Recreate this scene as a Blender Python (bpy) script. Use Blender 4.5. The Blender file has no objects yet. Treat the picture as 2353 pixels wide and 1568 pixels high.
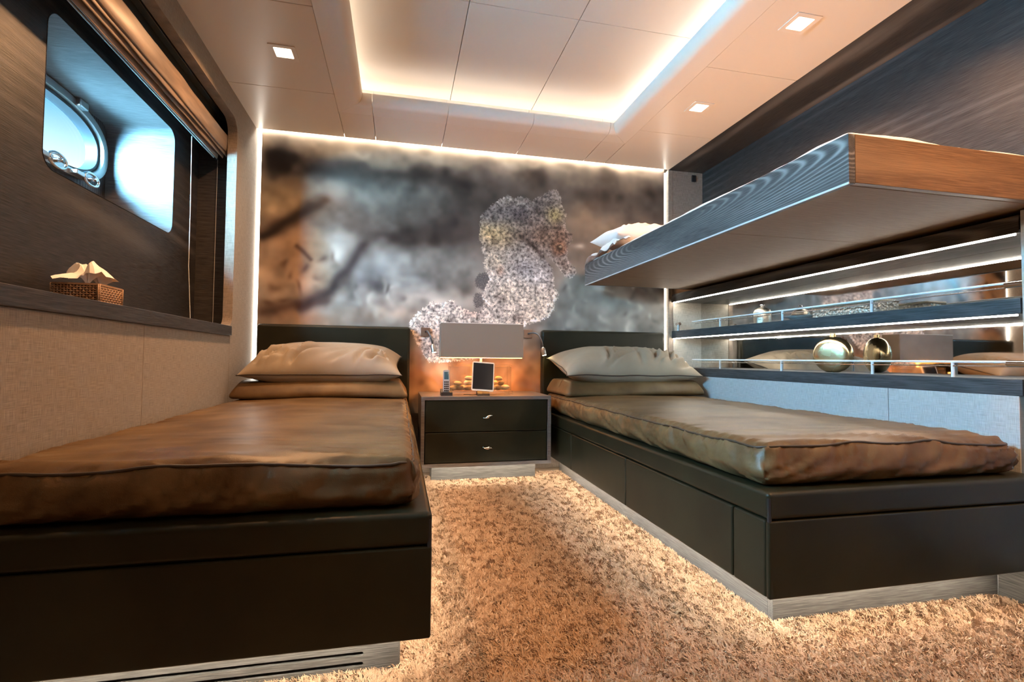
import bpy, bmesh, math, random
import numpy as np
from mathutils import Vector, Matrix, noise
from mathutils.geometry import tessellate_polygon

random.seed(7); rng = np.random.default_rng(7)
sc = bpy.context.scene
col = sc.collection

# ------------------------------------------------------------------ camera
FPX, YAW, PITCH, ROLL, EYE = 1152.4, 0.22079, 0.0351046, 0.0094208, Vector((0, 0, 0.76))
cF = Vector((math.sin(YAW) * math.cos(PITCH), math.cos(YAW) * math.cos(PITCH), math.sin(PITCH)))
r0 = Vector((math.cos(YAW), -math.sin(YAW), 0)); u0 = r0.cross(cF)
cR = r0 * math.cos(ROLL) + u0 * math.sin(ROLL); cU = u0 * math.cos(ROLL) - r0 * math.sin(ROLL)
cam = bpy.data.cameras.new('camera'); cam.sensor_width = 36; cam.lens = FPX / 2353 * 36
cam.clip_start = 0.02
camo = bpy.data.objects.new('camera', cam); col.objects.link(camo)
camo.matrix_world = Matrix(((cR.x, cU.x, -cF.x, EYE.x), (cR.y, cU.y, -cF.y, EYE.y), (cR.z, cU.z, -cF.z, EYE.z), (0, 0, 0, 1)))
sc.camera = camo

# ------------------------------------------------------------------ view, world, daylight
sc.view_settings.view_transform = 'Standard'; sc.view_settings.look = 'None'
sc.view_settings.gamma = 1; sc.view_settings.use_curve_mapping = False
sc.view_settings.exposure = 0.25
cyc = sc.cycles; cyc.use_light_tree = False; cyc.max_bounces = 6; cyc.diffuse_bounces = 3; cyc.adaptive_threshold = 0.04; cyc.glossy_bounces = 3; cyc.transmission_bounces = 3; cyc.transparent_max_bounces = 8
wd = bpy.data.worlds.new('sky'); sc.world = wd; wd.use_nodes = True
wn = wd.node_tree.nodes; wl = wd.node_tree.links
bgn = wn['Background']
wtc = wn.new('ShaderNodeTexCoord'); wsep = wn.new('ShaderNodeSeparateXYZ'); wrm = wn.new('ShaderNodeValToRGB')
wl.new(wtc.outputs['Generated'], wsep.inputs[0]); wl.new(wsep.outputs['Z'], wrm.inputs[0])
e = wrm.color_ramp.elements
e[0].position = 0.0; e[0].color = (0.60, 0.80, 0.90, 1)
e[1].position = 0.75; e[1].color = (0.05, 0.25, 0.55, 1)
x = wrm.color_ramp.elements.new(0.27); x.color = (0.95, 1.0, 1.0, 1)
x = wrm.color_ramp.elements.new(0.36); x.color = (0.16, 0.50, 0.72, 1)
wl.new(wrm.outputs[0], bgn.inputs['Color']); bgn.inputs['Strength'].default_value = 1.3

def area(name, loc, target, sx, sy, power, color, parent=None, spread=None):
    l = bpy.data.lights.new(name, 'AREA'); l.shape = 'RECTANGLE'; l.size = sx; l.size_y = sy
    l.energy = power; l.color = color
    if spread: l.spread = spread
    o = bpy.data.objects.new(name, l); col.objects.link(o)
    loc = Vector(loc); o.rotation_euler = (Vector(target) - loc).to_track_quat('-Z', 'Y').to_euler()
    if parent is not None: o.parent = parent; o.location = loc - wloc[parent]
    else: o.location = loc
    return o
wloc = {}
DAY = (0.33, 0.70, 1.0)
for dy, pw in ((0, 520), (-1.38, 2700)):  # second one shines through the added, unseen porthole
    area('daylight', (-2.15, 2.05 + dy, 1.80), (-1.3, 2.3 + dy, 1.68), 2.0, 1.2, pw, DAY)

WARM = (1.0, 0.52, 0.24)      # halogen
LEDC = (1.0, 0.93, 0.82)      # warm white strip
P_DOWN = 11.5
L_COVE, L_BED, L_SHELF, L_MURAL = 15.0, 100.0, 48.0, 11.0

# ------------------------------------------------------------------ helpers
def finish(o, label, cat, group, kind):
    if label: o['label'] = label
    if cat: o['category'] = cat
    if group: o['group'] = group
    if kind: o['kind'] = kind
    return o

def empty(name, loc, label=None, cat=None, group=None, kind=None):
    o = bpy.data.objects.new(name, None); col.objects.link(o); o.location = loc
    o.empty_display_size = 0.05; wloc[o] = Vector(loc)
    return finish(o, label, cat, group, kind)

def O(name, geo, mat, parent=None, label=None, cat=None, group=None, kind=None, smooth=True, angle=40, attrs=None):
    v = np.asarray(geo[0], dtype=np.float64).reshape(-1, 3)
    if parent is not None: org = wloc[parent]
    else:
        mn, mx = v.min(0), v.max(0); org = Vector(((mn[0] + mx[0]) / 2, (mn[1] + mx[1]) / 2, mn[2]))
    me = bpy.data.meshes.new(name)
    me.from_pydata((v - np.array(org)).tolist(), [], [tuple(int(i) for i in f) for f in geo[1]])
    me.materials.append(mat)
    if len(geo) == 3 and geo[2]:
        me.shade_smooth(); nrm = np.zeros((len(v), 3))
        for p in me.polygons:
            w_ = np.array(p.normal) * p.area ** 1.5
            for i in p.vertices: nrm[i] += w_
        nrm /= np.maximum(np.linalg.norm(nrm, axis=1, keepdims=True), 1e-12)
        me.normals_split_custom_set_from_vertices(nrm.tolist())
    elif smooth:
        me.shade_smooth()
        if angle: me.set_sharp_from_angle(angle=math.radians(angle))
    if attrs:
        for an, (ty, arr) in attrs.items():
            a = me.attributes.new(an, ty, 'POINT')
            a.data.foreach_set('color' if ty == 'FLOAT_COLOR' else 'value', np.asarray(arr, dtype=np.float32).ravel())
    me.update()
    o = bpy.data.objects.new(name, me); col.objects.link(o)
    if parent is not None:
        o.parent = parent; wloc[o] = Vector(org)
    else:
        o.location = org; wloc[o] = Vector(org)
    return finish(o, label, cat, group, kind)

def from_bm(bm):
    bm.verts.ensure_lookup_table(); bm.verts.index_update()
    r = ([tuple(v.co) for v in bm.verts], [[v.index for v in f.verts] for f in bm.faces]); bm.free(); return r

def join(*gs):
    V, F = [], []
    for v, f in gs:
        n = len(V); V += [tuple(p) for p in v]; F += [[i + n for i in q] for q in f]
    return V, F

def box(x0, x1, y0, y1, z0, z1, b=0.003, seg=2):
    bm = bmesh.new(); bmesh.ops.create_cube(bm, size=1)
    for v in bm.verts: v.co = Vector((x0 + (v.co.x + .5) * (x1 - x0), y0 + (v.co.y + .5) * (y1 - y0), z0 + (v.co.z + .5) * (z1 - z0)))
    if b > 0:
        b = min(b, .45 * min(abs(x1 - x0), abs(y1 - y0), abs(z1 - z0)))
        bmesh.ops.bevel(bm, geom=bm.edges[:], offset=b, segments=seg, profile=.5, affect='EDGES')
    bmesh.ops.recalc_face_normals(bm, faces=bm.faces)
    return (*from_bm(bm), b > 0)                                     # bevelled: shade with area-weighted normals

def prism(pts, a0, a1, axis):
    """polygon pts (2d) extruded along axis: 'x' pts=(y,z), 'y' pts=(x,z), 'z' pts=(x,y)"""
    bm = bmesh.new()
    def mk(p, a):
        return {'x': (a, p[0], p[1]), 'y': (p[0], a, p[1]), 'z': (p[0], p[1], a)}[axis]
    A = [bm.verts.new(mk(p, a0)) for p in pts]; B = [bm.verts.new(mk(p, a1)) for p in pts]
    n = len(pts)
    for tri in tessellate_polygon([[Vector((*p, 0)) for p in pts]]):
        bm.faces.new([A[i] for i in tri]); bm.faces.new([B[i] for i in tri][::-1])
    for i in range(n): bm.faces.new((A[i], B[i], B[(i + 1) % n], A[(i + 1) % n]))
    bmesh.ops.recalc_face_normals(bm, faces=bm.faces)
    return from_bm(bm)

def holed(outer, hole, a0, a1, axis):
    bm = bmesh.new()
    def mk(p, a):
        return {'x': (a, p[0], p[1]), 'y': (p[0], a, p[1]), 'z': (p[0], p[1], a)}[axis]
    for a in (a0, a1):
        es = []
        for loop in (outer, hole):
            vs = [bm.verts.new(mk(p, a)) for p in loop]
            es += [bm.edges.new((vs[i], vs[(i + 1) % len(vs)])) for i in range(len(vs))]
        bmesh.ops.triangle_fill(bm, edges=es, use_beauty=True)
    bm.verts.ensure_lookup_table()
    n1, n2 = len(outer), len(hole); N = n1 + n2
    for base, n in ((0, n1), (n1, n2)):
        for i in range(n):
            j = (i + 1) % n
            bm.faces.new((bm.verts[base + i], bm.verts[base + j], bm.verts[N + base + j], bm.verts[N + base + i]))
    bmesh.ops.recalc_face_normals(bm, faces=bm.faces)
    return from_bm(bm)

def tube(path, r, n=8, closed=False, caps=True):
    P = [Vector(p) for p in path]; m = len(P); rr = r if hasattr(r, '__len__') else [r] * m
    V, F = [], []; up = None
    for i in range(m):
        a = P[(i - 1) % m] if (closed or i > 0) else P[i]; b = P[(i + 1) % m] if (closed or i < m - 1) else P[i]
        t = (b - a).normalized()
        if up is None: up = t.orthogonal().normalized()
        up = (up - t * up.dot(t)).normalized(); w = t.cross(up)
        for k in range(n):
            an = 2 * math.pi * k / n
            V.append(P[i] + (up * math.cos(an) + w * math.sin(an)) * rr[i])
    for i in range(m if closed else m - 1):
        j = (i + 1) % m
        for k in range(n):
            l = (k + 1) % n
            F.append([i * n + k, i * n + l, j * n + l, j * n + k])
    if caps and not closed:
        F.append(list(range(n))[::-1]); F.append([(m - 1) * n + k for k in range(n)])
    return [tuple(v) for v in V], F

def lathe(prof, c, axis=(0, 0, 1), n=24, squash=1.0):
    ax = Vector(axis).normalized(); a = ax.orthogonal().normalized(); b = ax.cross(a); c = Vector(c)
    V, F = [], []; m = len(prof)
    for r, h in prof:
        for k in range(n):
            t = 2 * math.pi * k / n
            V.append(tuple(c + ax * h + (a * math.cos(t) + b * math.sin(t) * squash) * max(r, 1e-5)))
    for i in range(m - 1):
        for k in range(n):
            l = (k + 1) % n; F.append([i * n + k, i * n + l, (i + 1) * n + l, (i + 1) * n + k])
    F.append(list(range(n))[::-1]); F.append([(m - 1) * n + k for k in range(n)])
    return V, F

def ellipsoid(c, rx, ry, rz, nu=14, nv=9, rot=0, bump=0, seed=0):
    V, F = [], []; M = Matrix.Rotation(rot, 3, 'Y')
    for i in range(nv + 1):
        p = math.pi * i / nv
        for k in range(nu):
            t = 2 * math.pi * k / nu
            d = Vector((math.sin(p) * math.cos(t), math.sin(p) * math.sin(t), math.cos(p)))
            s = 1 + bump * noise.noise(d * 1.3 + Vector((seed * 3.1, seed * 1.7, 0)))
            V.append(tuple(Vector(c) + M @ Vector((d.x * rx * s, d.y * ry * s, d.z * rz * s))))
    for i in range(nv):
        for k in range(nu):
            l = (k + 1) % nu; F.append([i * nu + k, (i + 1) * nu + k, (i + 1) * nu + l, i * nu + l])
    return V, F

def rrect(x0, x1, y0, y1, r, n=6):
    P = []
    for cx, cy, a0 in ((x1 - r, y1 - r, 0), (x0 + r, y1 - r, 90), (x0 + r, y0 + r, 180), (x1 - r, y0 + r, 270)):
        for k in range(n + 1):
            a = math.radians(a0 + 90 * k / n); P.append((cx + r * math.cos(a), cy + r * math.sin(a)))
    return P

def soft_box(lo, hi, r, step, disp=None):
    """rounded box with a fine regular skin; disp(p, n) -> offset vector"""
    lo, hi = Vector(lo), Vector(hi); idx = {}; V, F = [], []
    def ticks(a, b):
        inner = max(2, int((b - a - 2 * r) / step)); k = 5
        t = [a + r * (1 - math.cos(math.pi / 2 * i / k)) for i in range(k)]
        t += [a + r + (b - a - 2 * r) * i / inner for i in range(inner + 1)]
        t += [b - r * (1 - math.cos(math.pi / 2 * i / k)) for i in range(k - 1, -1, -1)]
        return t
    T = [ticks(lo[i], hi[i]) for i in range(3)]
    il = lo + Vector((r, r, r)); ih = hi - Vector((r, r, r))
    def vid(i, j, k):
        key = (i, j, k)
        if key not in idx:
            p = Vector((T[0][i], T[1][j], T[2][k]))
            c = Vector([min(max(p[a], il[a]), ih[a]) for a in range(3)])
            n = p - c; n = n.normalized() if n.length > 1e-9 else Vector((0, 0, 1))
            q = c + n * r
            if disp: q = q + disp(q, n)
            idx[key] = len(V); V.append(tuple(q))
        return idx[key]
    N = [len(t) - 1 for t in T]
    for a in range(3):
        b, c = (a + 1) % 3, (a + 2) % 3
        for side in (0, N[a]):
            for i in range(N[b]):
                for j in range(N[c]):
                    q = []
                    for di, dj in ((0, 0), (1, 0), (1, 1), (0, 1)):
                        k = [0, 0, 0]; k[a] = side; k[b] = i + di; k[c] = j + dj; q.append(vid(*k))
                    F.append(q if side else q[::-1])
    return V, F

# ------------------------------------------------------------------ materials
def newmat(name):
    m = bpy.data.materials.new(name); m.use_nodes = True
    nt = m.node_tree; return m, nt.nodes, nt.links, nt.nodes['Principled BSDF']

def plain(name, c, rough=.5, metal=0, spec=.5, coat=0, bump=None):
    m, N, L, b = newmat(name)
    b.inputs['Base Color'].default_value = (*c, 1); b.inputs['Roughness'].default_value = rough
    b.inputs['Metallic'].default_value = metal; b.inputs['Specular IOR Level'].default_value = spec
    b.inputs['Coat Weight'].default_value = coat
    if bump:
        tc = N.new('ShaderNodeTexCoord'); nz = N.new('ShaderNodeTexNoise'); bp = N.new('ShaderNodeBump')
        nz.inputs['Scale'].default_value = bump[0]; nz.inputs['Detail'].default_value = 3
        bp.inputs['Strength'].default_value = bump[1]; bp.inputs['Distance'].default_value = bump[2]
        L.new(tc.outputs['Object'], nz.inputs['Vector']); L.new(nz.outputs['Fac'], bp.inputs['Height']); L.new(bp.outputs[0], b.inputs['Normal'])
        rp = N.new('ShaderNodeMapRange'); rp.inputs['To Min'].default_value = rough - .06; rp.inputs['To Max'].default_value = rough + .08
        n2 = N.new('ShaderNodeTexNoise'); n2.inputs['Scale'].default_value = 9
        L.new(tc.outputs['Object'], n2.inputs['Vector']); L.new(n2.outputs['Fac'], rp.inputs['Value']); L.new(rp.outputs[0], b.inputs['Roughness'])
    return m

def emit(name, c, s):
    m, N, L, b = newmat(name)
    b.inputs['Base Color'].default_value = (0, 0, 0, 1); b.inputs['Roughness'].default_value = 1; b.inputs['Specular IOR Level'].default_value = 0
    b.inputs['Emission Color'].default_value = (*c, 1); b.inputs['Emission Strength'].default_value = s
    return m

def ramp(N, stops):
    r = N.new('ShaderNodeValToRGB'); el = r.color_ramp.elements
    while len(el) < len(stops): el.new(.5)
    for k, (p, c) in enumerate(stops): el[k].position = p; el[k].color = (*c, 1)
    return r

def wood(name, axis, dark, mid, light, off=(0, 0, 0), rings=24.0, figure=.8, rough=.42):
    m, N, L, b = newmat(name)
    tc = N.new('ShaderNodeTexCoord')
    def mp(al, ac, loc=(0, 0, 0)):
        k = N.new('ShaderNodeMapping'); s = [ac, ac, ac]; s['xyz'.index(axis)] = al
        k.inputs['Scale'].default_value = s; k.inputs['Location'].default_value = loc
        L.new(tc.outputs['Object'], k.inputs['Vector']); return k
    w = N.new('ShaderNodeTexWave'); w.wave_type = 'RINGS'; w.rings_direction = 'SPHERICAL'
    w.inputs['Scale'].default_value = rings; w.inputs['Distortion'].default_value = 7
    w.inputs['Detail'].default_value = 2.5; w.inputs['Detail Scale'].default_value = .22; w.inputs['Detail Roughness'].default_value = .55
    L.new(mp(.10, 1.0, off).outputs[0], w.inputs['Vector'])
    p = N.new('ShaderNodeTexNoise'); p.inputs['Scale'].default_value = 1; p.inputs['Detail'].default_value = 3
    L.new(mp(14, 420).outputs[0], p.inputs['Vector'])
    pr = N.new('ShaderNodeMapRange'); pr.inputs['From Min'].default_value = .38; pr.inputs['From Max'].default_value = .68
    L.new(p.outputs['Fac'], pr.inputs['Value'])
    g = N.new('ShaderNodeTexNoise'); g.inputs['Scale'].default_value = 1; g.inputs['Detail'].default_value = 1
    L.new(mp(.9, 5.5, (1.3, 2.1, .4)).outputs[0], g.inputs['Vector'])
    gr = N.new('ShaderNodeMapRange'); gr.inputs['From Min'].default_value = .42; gr.inputs['From Max'].default_value = .58
    L.new(g.outputs['Fac'], gr.inputs['Value'])
    pw = N.new('ShaderNodeMath'); pw.operation = 'POWER'; pw.inputs[1].default_value = 2.8; L.new(w.outputs['Fac'], pw.inputs[0])
    mu = N.new('ShaderNodeMath'); mu.operation = 'MULTIPLY'; L.new(pw.outputs[0], mu.inputs[0]); L.new(gr.outputs[0], mu.inputs[1])
    c1 = N.new('ShaderNodeMix'); c1.data_type = 'RGBA'; c1.inputs['A'].default_value = (*dark, 1); c1.inputs['B'].default_value = (*mid, 1)
    L.new(pr.outputs[0], c1.inputs['Factor'])
    f2 = N.new('ShaderNodeMath'); f2.operation = 'MULTIPLY'; f2.inputs[1].default_value = figure; L.new(mu.outputs[0], f2.inputs[0])
    c2 = N.new('ShaderNodeMix'); c2.data_type = 'RGBA'; c2.inputs['B'].default_value = (*light, 1)
    L.new(c1.outputs['Result'], c2.inputs['A']); L.new(f2.outputs[0], c2.inputs['Factor'])
    L.new(c2.outputs['Result'], b.inputs['Base Color'])
    bp = N.new('ShaderNodeBump'); bp.inputs['Strength'].default_value = .35; bp.inputs['Distance'].default_value = .0006
    L.new(pr.outputs[0], bp.inputs['Height']); L.new(bp.outputs[0], b.inputs['Normal'])
    b.inputs['Roughness'].default_value = rough; b.inputs['Specular IOR Level'].default_value = .4
    return m

def fabric(name, c, axis='y', contrast=.35):
    m, N, L, b = newmat(name)
    tc = N.new('ShaderNodeTexCoord'); outs = []
    for sc_ in ((22, 900), (500, 30)):
        k = N.new('ShaderNodeMapping'); s = [sc_[0]] * 3; s[2] = sc_[1]
        if axis == 'x': s = [sc_[0], sc_[0], sc_[1]]
        k.inputs['Scale'].default_value = s; L.new(tc.outputs['Object'], k.inputs['Vector'])
        n = N.new('ShaderNodeTexNoise'); n.inputs['Scale'].default_value = 1; n.inputs['Detail'].default_value = 2
        L.new(k.outputs[0], n.inputs['Vector']); outs.append(n)
    ad = N.new('ShaderNodeMath'); ad.operation = 'ADD'; L.new(outs[0].outputs['Fac'], ad.inputs[0]); L.new(outs[1].outputs['Fac'], ad.inputs[1])
    mr = N.new('ShaderNodeMapRange'); mr.inputs['From Min'].default_value = .7; mr.inputs['From Max'].default_value = 1.3
    mr.inputs['To Min'].default_value = 1 - contrast; mr.inputs['To Max'].default_value = 1 + contrast; L.new(ad.outputs[0], mr.inputs['Value'])
    mx = N.new('ShaderNodeMix'); mx.data_type = 'RGBA'; mx.blend_type = 'MULTIPLY'; mx.inputs['Factor'].default_value = 1
    mx.inputs['A'].default_value = (*c, 1); L.new(mr.outputs[0], mx.inputs['B']); L.new(mx.outputs['Result'], b.inputs['Base Color'])
    bp = N.new('ShaderNodeBump'); bp.inputs['Strength'].default_value = .3; bp.inputs['Distance'].default_value = .0008
    L.new(ad.outputs[0], bp.inputs['Height']); L.new(bp.outputs[0], b.inputs['Normal'])
    b.inputs['Roughness'].default_value = .85; b.inputs['Specular IOR Level'].default_value = .2; b.inputs['Sheen Weight'].default_value = .15
    return m

def leather(name, c, c2, rough, scale, bd, var=5):
    m, N, L, b = newmat(name)
    tc = N.new('ShaderNodeTexCoord')
    n = N.new('ShaderNodeTexNoise'); n.inputs['Scale'].default_value = var; n.inputs['Detail'].default_value = 5; L.new(tc.outputs['Object'], n.inputs['Vector'])
    r = ramp(N, [(.35, c), (.68, c2)]); L.new(n.outputs['Fac'], r.inputs[0]); L.new(r.outputs[0], b.inputs['Base Color'])
    v = N.new('ShaderNodeTexVoronoi'); v.inputs['Scale'].default_value = scale; L.new(tc.outputs['Object'], v.inputs['Vector'])
    f = N.new('ShaderNodeTexNoise'); f.inputs['Scale'].default_value = 28; f.inputs['Detail'].default_value = 2; L.new(tc.outputs['Object'], f.inputs['Vector'])
    ad = N.new('ShaderNodeMath'); ad.operation = 'MULTIPLY_ADD'; ad.inputs[1].default_value = .35
    L.new(v.outputs['Distance'], ad.inputs[0]); L.new(f.outputs['Fac'], ad.inputs[2])
    bp = N.new('ShaderNodeBump'); bp.inputs['Strength'].default_value = .35; bp.inputs['Distance'].default_value = bd
    L.new(ad.outputs[0], bp.inputs['Height']); L.new(bp.outputs[0], b.inputs['Normal'])
    b.inputs['Roughness'].default_value = rough; b.inputs['Specular IOR Level'].default_value = .26
    return m

W_D, W_M, W_L = (.020, .018, .017), (.062, .055, .050), (.19, .175, .16)
M = {}
for ax in 'xyz': M['wood_' + ax] = wood('smoked_oak_' + ax, ax, W_D, W_M, W_L)
M['wood_board'] = wood('smoked_oak_board', 'y', (.035, .034, .034), (.085, .082, .08), (.26, .25, .24), off=(.48, .02, -.115), rings=46, figure=1.0)
M['wood_panel'] = wood('smoked_oak_panel', 'y', (.014, .0135, .0135), (.046, .043, .042), (.10, .095, .093), off=(.2, .06, -.35), rings=7, figure=.45)
M['wood_downlit'] = wood('oak_end_board_lit', 'x', (.13, .072, .036), (.22, .125, .066), (.32, .20, .11), rings=16, figure=.5)  # near end board's oak, warm downlight put into the colour
M['wood_plinth'] = wood('limed_oak', 'y', (.055, .054, .05), (.125, .122, .113), (.16, .155, .145), figure=.2)
M['wood_plinth_x'] = wood('limed_oak_x', 'x', (.055, .054, .05), (.125, .122, .113), (.16, .155, .145), figure=.2)
M['wood_plain'] = wood('smoked_oak_plain', 'x', W_D, W_M, W_L, figure=.08)
M['fabric'] = fabric('linen_wallcloth', (.25, .202, .157))
M['fabric_x'] = fabric('linen_wallcloth_x', (.26, .21, .165), 'x')
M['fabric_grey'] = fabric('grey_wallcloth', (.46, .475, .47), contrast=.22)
M['fabric_lit'] = fabric('linen_wallcloth_lit', (.46, .42, .35), 'x', .3)  # same end panel cloth, shelf strip light put into the colour
M['ceiling'] = plain('cream_ceiling', (.72, .64, .55), .32, spec=.4)
M['cove'] = plain('cream_cove', (.74, .67, .59), .45)
M['leather'] = leather('olive_leather', (.010, .0098, .0048), (.019, .0178, .0085), .42, 600, .0006)
M['cover'] = leather('brown_hide', (.078, .043, .017), (.155, .098, .043), .40, 420, .0012, 7)
M['pillow'] = leather('taupe_suede', (.27, .22, .16), (.36, .30, .22), .62, 700, .0006, 4)
M['piping'] = plain('dark_piping', (.035, .024, .015), .5)
M['dark'] = plain('black_plastic', (.012, .012, .013), .4)
M['chrome'] = plain('chrome', (.82, .82, .82), .12, 1)
M['steel'] = plain('brushed_steel', (.55, .55, .54), .35, 1)
M['white_cloth'] = plain('white_cotton', (.72, .70, .68), .8, bump=(60, .2, .002))
M['tissue'] = plain('tissue_paper', (.88, .84, .80), .9)
M['gun'] = plain('gunmetal', (.16, .16, .16), .35, .9)
M['rubber'] = plain('rubber', (.02, .022, .025), .6)
M['led'] = emit('led_cove', LEDC, L_COVE)
M['led_bed'] = emit('led_bed', (1.0, .86, .70), L_BED)
M['led_shelf'] = emit('led_shelf', (1.0, .93, .82), L_SHELF)
M['led_mural'] = emit('led_mural', (1.0, .93, .82), L_MURAL)
M['led_top'] = emit('led_top', (1.0, .93, .82), 85)
M['lamp_glow'] = emit('lamp_glow', (1.0, .37, .075), 22)
M['spot_glow'] = emit('spot_glow', (1.0, .84, .45), 60)
M['down_glow'] = emit('down_glow', (1.0, .78, .55), 8)

# ------------------------------------------------------------------ room shell
XL, XR, YB, ZC, YF = -0.875, 1.93, 3.35, 2.155, -1.25
XN = 2.185                                                          # back of the bunk niche
floor = O('floor', box(-1.0, 2.3, YF, 3.45, -.05, 0, 0), plain('carpet_backing', (.42, .30, .20), .95), kind='structure')
O('wall_back', box(-1.5, 2.4, 3.39, 3.47, 0, 2.4, 0), M['fabric_x'], kind='structure')
O('wall_front', box(-1.0, 2.4, YF - .06, YF, 0, 2.4, 0), M['fabric_x'], kind='structure')

# left wall: fabric panels round the long window opening
wl_root = empty('wall_left', (XL, 1.0, 0), kind='structure')
arc = lambda cy, cz, r, a0, a1, n=7: [(cy + r * math.cos(math.radians(a0 + (a1 - a0) * k / n)), cz + r * math.sin(math.radians(a0 + (a1 - a0) * k / n))) for k in range(n + 1)]
poly = [(YF, ZC), (3.40, ZC), (3.40, 0), (2.907, 0), (2.907, .918)] + arc(2.885, .973, .055, -90, 0) + arc(2.865, 1.955, .075, 0, 90) + [(.30, 2.03), (.30, .868), (YF, .868)]
O('fabric_panel', prism(poly, XL - .047, XL, 'x'), M['fabric'], wl_root, angle=30)
for y0, y1 in ((YF, 1.0992), (1.10, 1.9992), (2.0, 2.906)):
    O('fabric_panel', box(XL - .047, XL, y0, y1, 0, .868, .002), M['fabric'], wl_root)
# window niche: dark oak box with deep recesses for the porthole and a second, added one
nic = empty('window_1', (-1.1, 2.3, .868), kind='structure')
XB, RY0, RY1, RZ0, RZ1, XP = -1.10, 1.83, 2.75, 1.35, 1.863, -1.39
DY2 = -1.38                                                         # spacing of the second porthole, unseen, added to light the bunk side
hole = rrect(RY0, RY1, RZ0, RZ1, .055)
O('niche_back', holed([(1.60, .868), (3.05, .868), (3.05, 2.12), (1.60, 2.12)], hole, XB - .02, XB, 'x'), M['wood_panel'], nic, angle=30)
O('niche_back', holed([(.20, .868), (1.60, .868), (1.60, 2.12), (.20, 2.12)], [(a + DY2, b_) for a, b_ in hole], XB - .02, XB, 'x'), M['wood_panel'], nic, angle=30)
O('niche_end', box(XB, XL - .047, 3.05, 3.07, .868, 2.12, 0), M['wood_plain'], nic)
O('niche_end', box(XB, XL - .047, .23, .25, .868, 2.12, 0), M['wood_panel'], nic)
O('niche_top', box(XB, XL - .047, .25, 3.05, 2.10, 2.12, 0), M['wood_y'], nic)
O('sill', box(XB, XL + .012, .302, 2.902, .868, .918, .002), M['wood_y'], nic)
O('sill', box(XB, XL - .048, 2.902, 3.05, .868, .918, .0), M['wood_y'], nic)
M['recess'] = wood('pale_recess_oak', 'x', (.10, .10, .098), (.19, .19, .185), (.22, .22, .215), figure=.15, rough=.5)
def sup(cy, cz, a, b_, e=2.5, n=48):
    P = []
    for k in range(n):
        t = 2 * math.pi * k / n; c, s = math.cos(t), math.sin(t)
        P.append((cy + a * math.copysign(abs(c) ** (2 / e), c), cz + b_ * math.copysign(abs(s) ** (2 / e), s)))
    return P
mg, N, L, b = newmat('porthole_glass')
for nd in list(N):
    if nd.type == 'BSDF_PRINCIPLED': N.remove(nd)
tr = N.new('ShaderNodeBsdfTransparent'); tr.inputs[0].default_value = (.86, .96, .98, 1)
gl = N.new('ShaderNodeBsdfGlossy'); gl.inputs['Roughness'].default_value = .03
mxs = N.new('ShaderNodeMixShader'); mxs.inputs[0].default_value = .07
L.new(tr.outputs[0], mxs.inputs[1]); L.new(gl.outputs[0], mxs.inputs[2]); L.new(mxs.outputs[0], N['Material Output'].inputs['Surface'])
def porthole(dy, label):
    h2 = [(a + dy, b_) for a, b_ in rrect(RY0 + .002, RY1 - .002, RZ0 + .002, RZ1 - .002, .055)]; n = len(h2); F = []
    h3 = [(a + (a - 2.29 - dy) * .03, b_ + (b_ - 1.6) * .05) for a, b_ in h2]
    V = [(xx, a, b_) for hh in (h2, h3) for xx in (XB + (.0015 if hh is h2 else -.021), XP) for a, b_ in hh]
    for i in range(n):
        j_ = (i + 1) % n
        F.append([i, j_, n + j_, n + i]); F.append([2 * n + i, 3 * n + i, 3 * n + j_, 2 * n + j_])
    O('recess_lining', (V, F), M['recess'], nic, angle=30)
    PY, PZ = 2.36 + dy, 1.688
    O('hull_plate', holed([(1.61 + dy, 1.2), (2.98 + dy, 1.2), (2.98 + dy, 2.05), (1.61 + dy, 2.05)], sup(PY, PZ, .328, .140), XP - .05, XP, 'x'), M['wood_z'], nic, angle=30)
    ph = empty('porthole', (XP, PY, PZ - .16), label, 'porthole', 'portholes in the window wall')
    O('frame_ring', holed(sup(PY, PZ, .362, .170), sup(PY, PZ, .328, .140), XP, XP + .022, 'x'), M['steel'], ph, angle=35)
    O('gasket', holed(sup(PY, PZ, .330, .142), sup(PY, PZ, .312, .126), XP - .045, XP + .004, 'x'), M['rubber'], ph, angle=35)
    O('glass_pane', prism(sup(PY, PZ, .314, .128), XP - .035, XP - .028, 'x'), mg, ph)
    O('hinge', box(XP, XP + .04, 2.47 + dy, 2.53 + dy, 1.828, 1.862, .006), M['steel'], ph)
    for cy in (2.555 + dy, 2.33 + dy):
        pts = [(XP + .045, cy + .052 * math.cos(t), 1.535 + .027 * math.sin(t)) for t in np.linspace(0, 2 * math.pi, 20, endpoint=False)]
        cl = O('clamp', tube(pts, .007, 8, closed=True), M['chrome'], ph, angle=None)
        O('clamp_screw', tube([(XP + .01, cy - .005, 1.535), (XP + .07, cy - .005, 1.535)], .009, 10), M['chrome'], cl)
        O('clamp_bar', box(XP + .02, XP + .05, cy - .11, cy - .03, 1.525, 1.545, .004), M['steel'], cl)
porthole(0, 'oval steel porthole with chrome clamps deep in the recess above the tissue box')
porthole(DY2, 'added unseen porthole nearest the viewer, to light the bunk side')

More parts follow.
